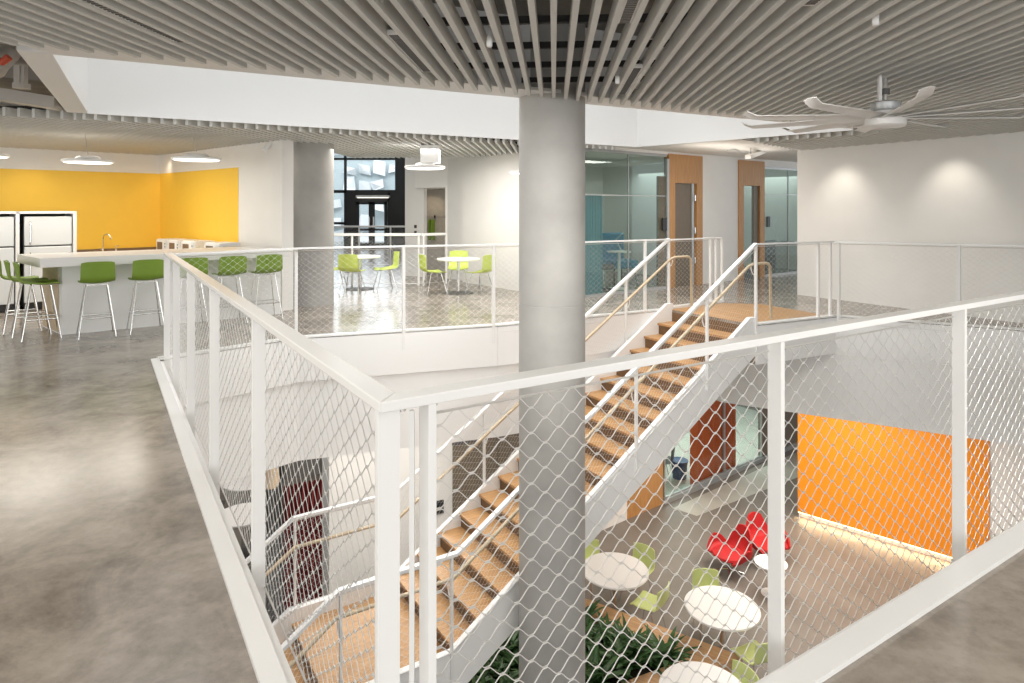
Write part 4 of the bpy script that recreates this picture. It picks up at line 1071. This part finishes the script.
MB().lathe([(.02, .012), (.02, .47)], n=12).build('stem', M['white'], st_, smooth=True)
MB().lathe([(.15, 0), (.15, .008), (.03, .02)], n=24).build('base', M['white'], st_, smooth=True)

# planter with wooden rim and dark plants
zp = -4.12
PA, PB = v2(P(560, 589, zp)), v2(P(742, 656, zp)); pd_ = (PB-PA).normalized(); pn_ = Vector((pd_.y, -pd_.x, 0))
if pn_.y > 0: pn_ = -pn_
PA = PA-pd_*1.5
pe_ = V(-.9, -.43, 0).normalized()
PN = PB+pe_*3.9
pl = thing('planter', 'large wooden rimmed planter bed with dark plants under the stair', 'planter', (PA+PB+PN)/3+V(0, 0, ZG))
po = pl.location.copy(); rim = .34
def isect(p, d, q, e):
    t = ((q-p).x*e.y-(q-p).y*e.x)/(d.x*e.y-d.y*e.x); return p+d*t
en_ = Vector((-pe_.y, pe_.x, 0)); en_ = en_ if en_.dot(PA-PB) > 0 else -en_
IB = isect(PA+pn_*rim, pd_, PB+en_*rim*.8, pe_)
IA, IN = PA+pn_*rim, PN+en_*rim*.8
MB().prism([PA, PB, IB, IA], ZG, zp).build('rim', M['deckwood'], pl, po)
MB().prism([PB, PN, IN, IB], ZG, zp).build('rim', M['deckwood'], pl, po)
MB().prism([IA, IB, IN], ZG, zp-.08).build('soil', M['soil'], pl, po)
def plant_mesh(seed):
    rn = random.Random(seed); m = MB()
    for i in range(30):
        a = rn.uniform(0, 2*PI); L = rn.uniform(.28, .55); up = rn.uniform(.35, 1.2); w = rn.uniform(.022, .038); g = []
        d = V(math.cos(a), math.sin(a), 0); s = V(-d.y, d.x, 0)
        for t_ in np.linspace(0, 1, 6):
            h = L*up*t_*(1-.45*t_)+.0; c = d*(L*t_*(1.05-.3*up))+V(0, 0, h)
            ww = w*math.sin(PI*min(.97, .12+.88*t_))
            g.append([c-s*ww+V(0, 0, ww*.35), c, c+s*ww+V(0, 0, ww*.35)])
        m.sheet(g, .003)
    return m
protos = []
k = 0
pts_ = []
for _try in range(9000):
    if len(pts_) >= 56: break
    a, b = rn.random(), rn.random()
    if a+b > 1: a, b = 1-a, 1-b
    q = IB+(IA-IB)*a*.97+(IN-IB)*b
    if ((q-IB).cross(pd_)).length < .16 or ((q-IB).cross(pe_)).length < .16: continue
    if min([9]+[(q-x).length for x in pts_]) > .235: pts_.append(q)
for k, q in enumerate(pts_):
    loc = q+V(0, 0, zp-.08)
    if k < 4:
        t = thing('leafy_plant', 'dark green strap leaved plant growing in the wood rimmed planter', 'plant', loc, rn.uniform(0, 6), 'plants in the planter bed')
        plant_mesh(k).build('foliage', M['leaf'], t, smooth=True); MB().tube([(0, 0, -.01), (0, 0, .1)], .012, 6).build('stem', M['leaf'], t); protos.append(t)
    else: dup(protos[k % 4], loc, rn.uniform(0, 6))

# far lower room at the left: tables and lamp
cafe_table(v2(P(250, 478, -3.78))+V(0, 0, ZG), 1.1, .72, 'white round table in the lower room, the farther of two at left', 'white round tables in the lower left room')
cafe_table(v2(P(243, 514, -3.78))+V(0, 0, ZG), .9, .72, 'white round table in the lower room, the nearer of two at left', 'white round tables in the lower left room')
gc = make_chair('shell_chair', 'grey shell chair at the lower left tables beside the foreground curb', 'chair', 'grey chairs in the lower left room', M['darkgrey'], .45, .36, .44, .42)
gc.location = V(-5.62, 12.15, ZG); gc.rotation_euler = (0, 0, -1.3)
dup(gc, v2(P(262, 560, ZG))+V(0, .2, ZG), 1.2, 'grey shell chair next to the grey curtain at lower left')
dr = thing('drum_lamp', 'beige drum pendant lamp above the lower left tables', 'lamp', Q(270.5, 486, 9.15))
MB().lathe([(.115, 0), (.115, .27), (.11, .28)], n=28).build('lamp_shade', mat('drum_fabric', (.62, .48, .33), .8), dr, smooth=True)
MB().tube([(0, 0, .3), (0, 0, ZF-dr.location.z)], .005, 5).build('cord', M['black'], dr)
wall('wall_lower_left_back', V(-14, 15, 0), V(-2, 15.5, 0), ZG, ZF, M['wall'])
# wall washers on the right wall
for x, y in ((845, 165), (955, 158)):
    h = P(x, y, 0) if False else None
    k = (x-512)/F; t_ = (k*RW0.y-RW0.x)/(rwd.x-k*rwd.y); pw = RW0+rwd*t_; inn = Vector((rwd.y, -rwd.x, 0)); inn = inn if inn.x < 0 else -inn
    spot('wall_washer', pw+inn*.55+V(0, 0, 2.5), pw+V(0, 0, 1.5), 20, (1, .92, .8), 80, 1, .08)
for x in (158, 30):
    pw = line_at(KC if x > 100 else KC, kd, x); spot('kitchen_washer', pw+bn*.5+V(0, 0, 2.5), pw+V(0, 0, 1.2), 6, (1, .84, .64), 90, 1, .06)
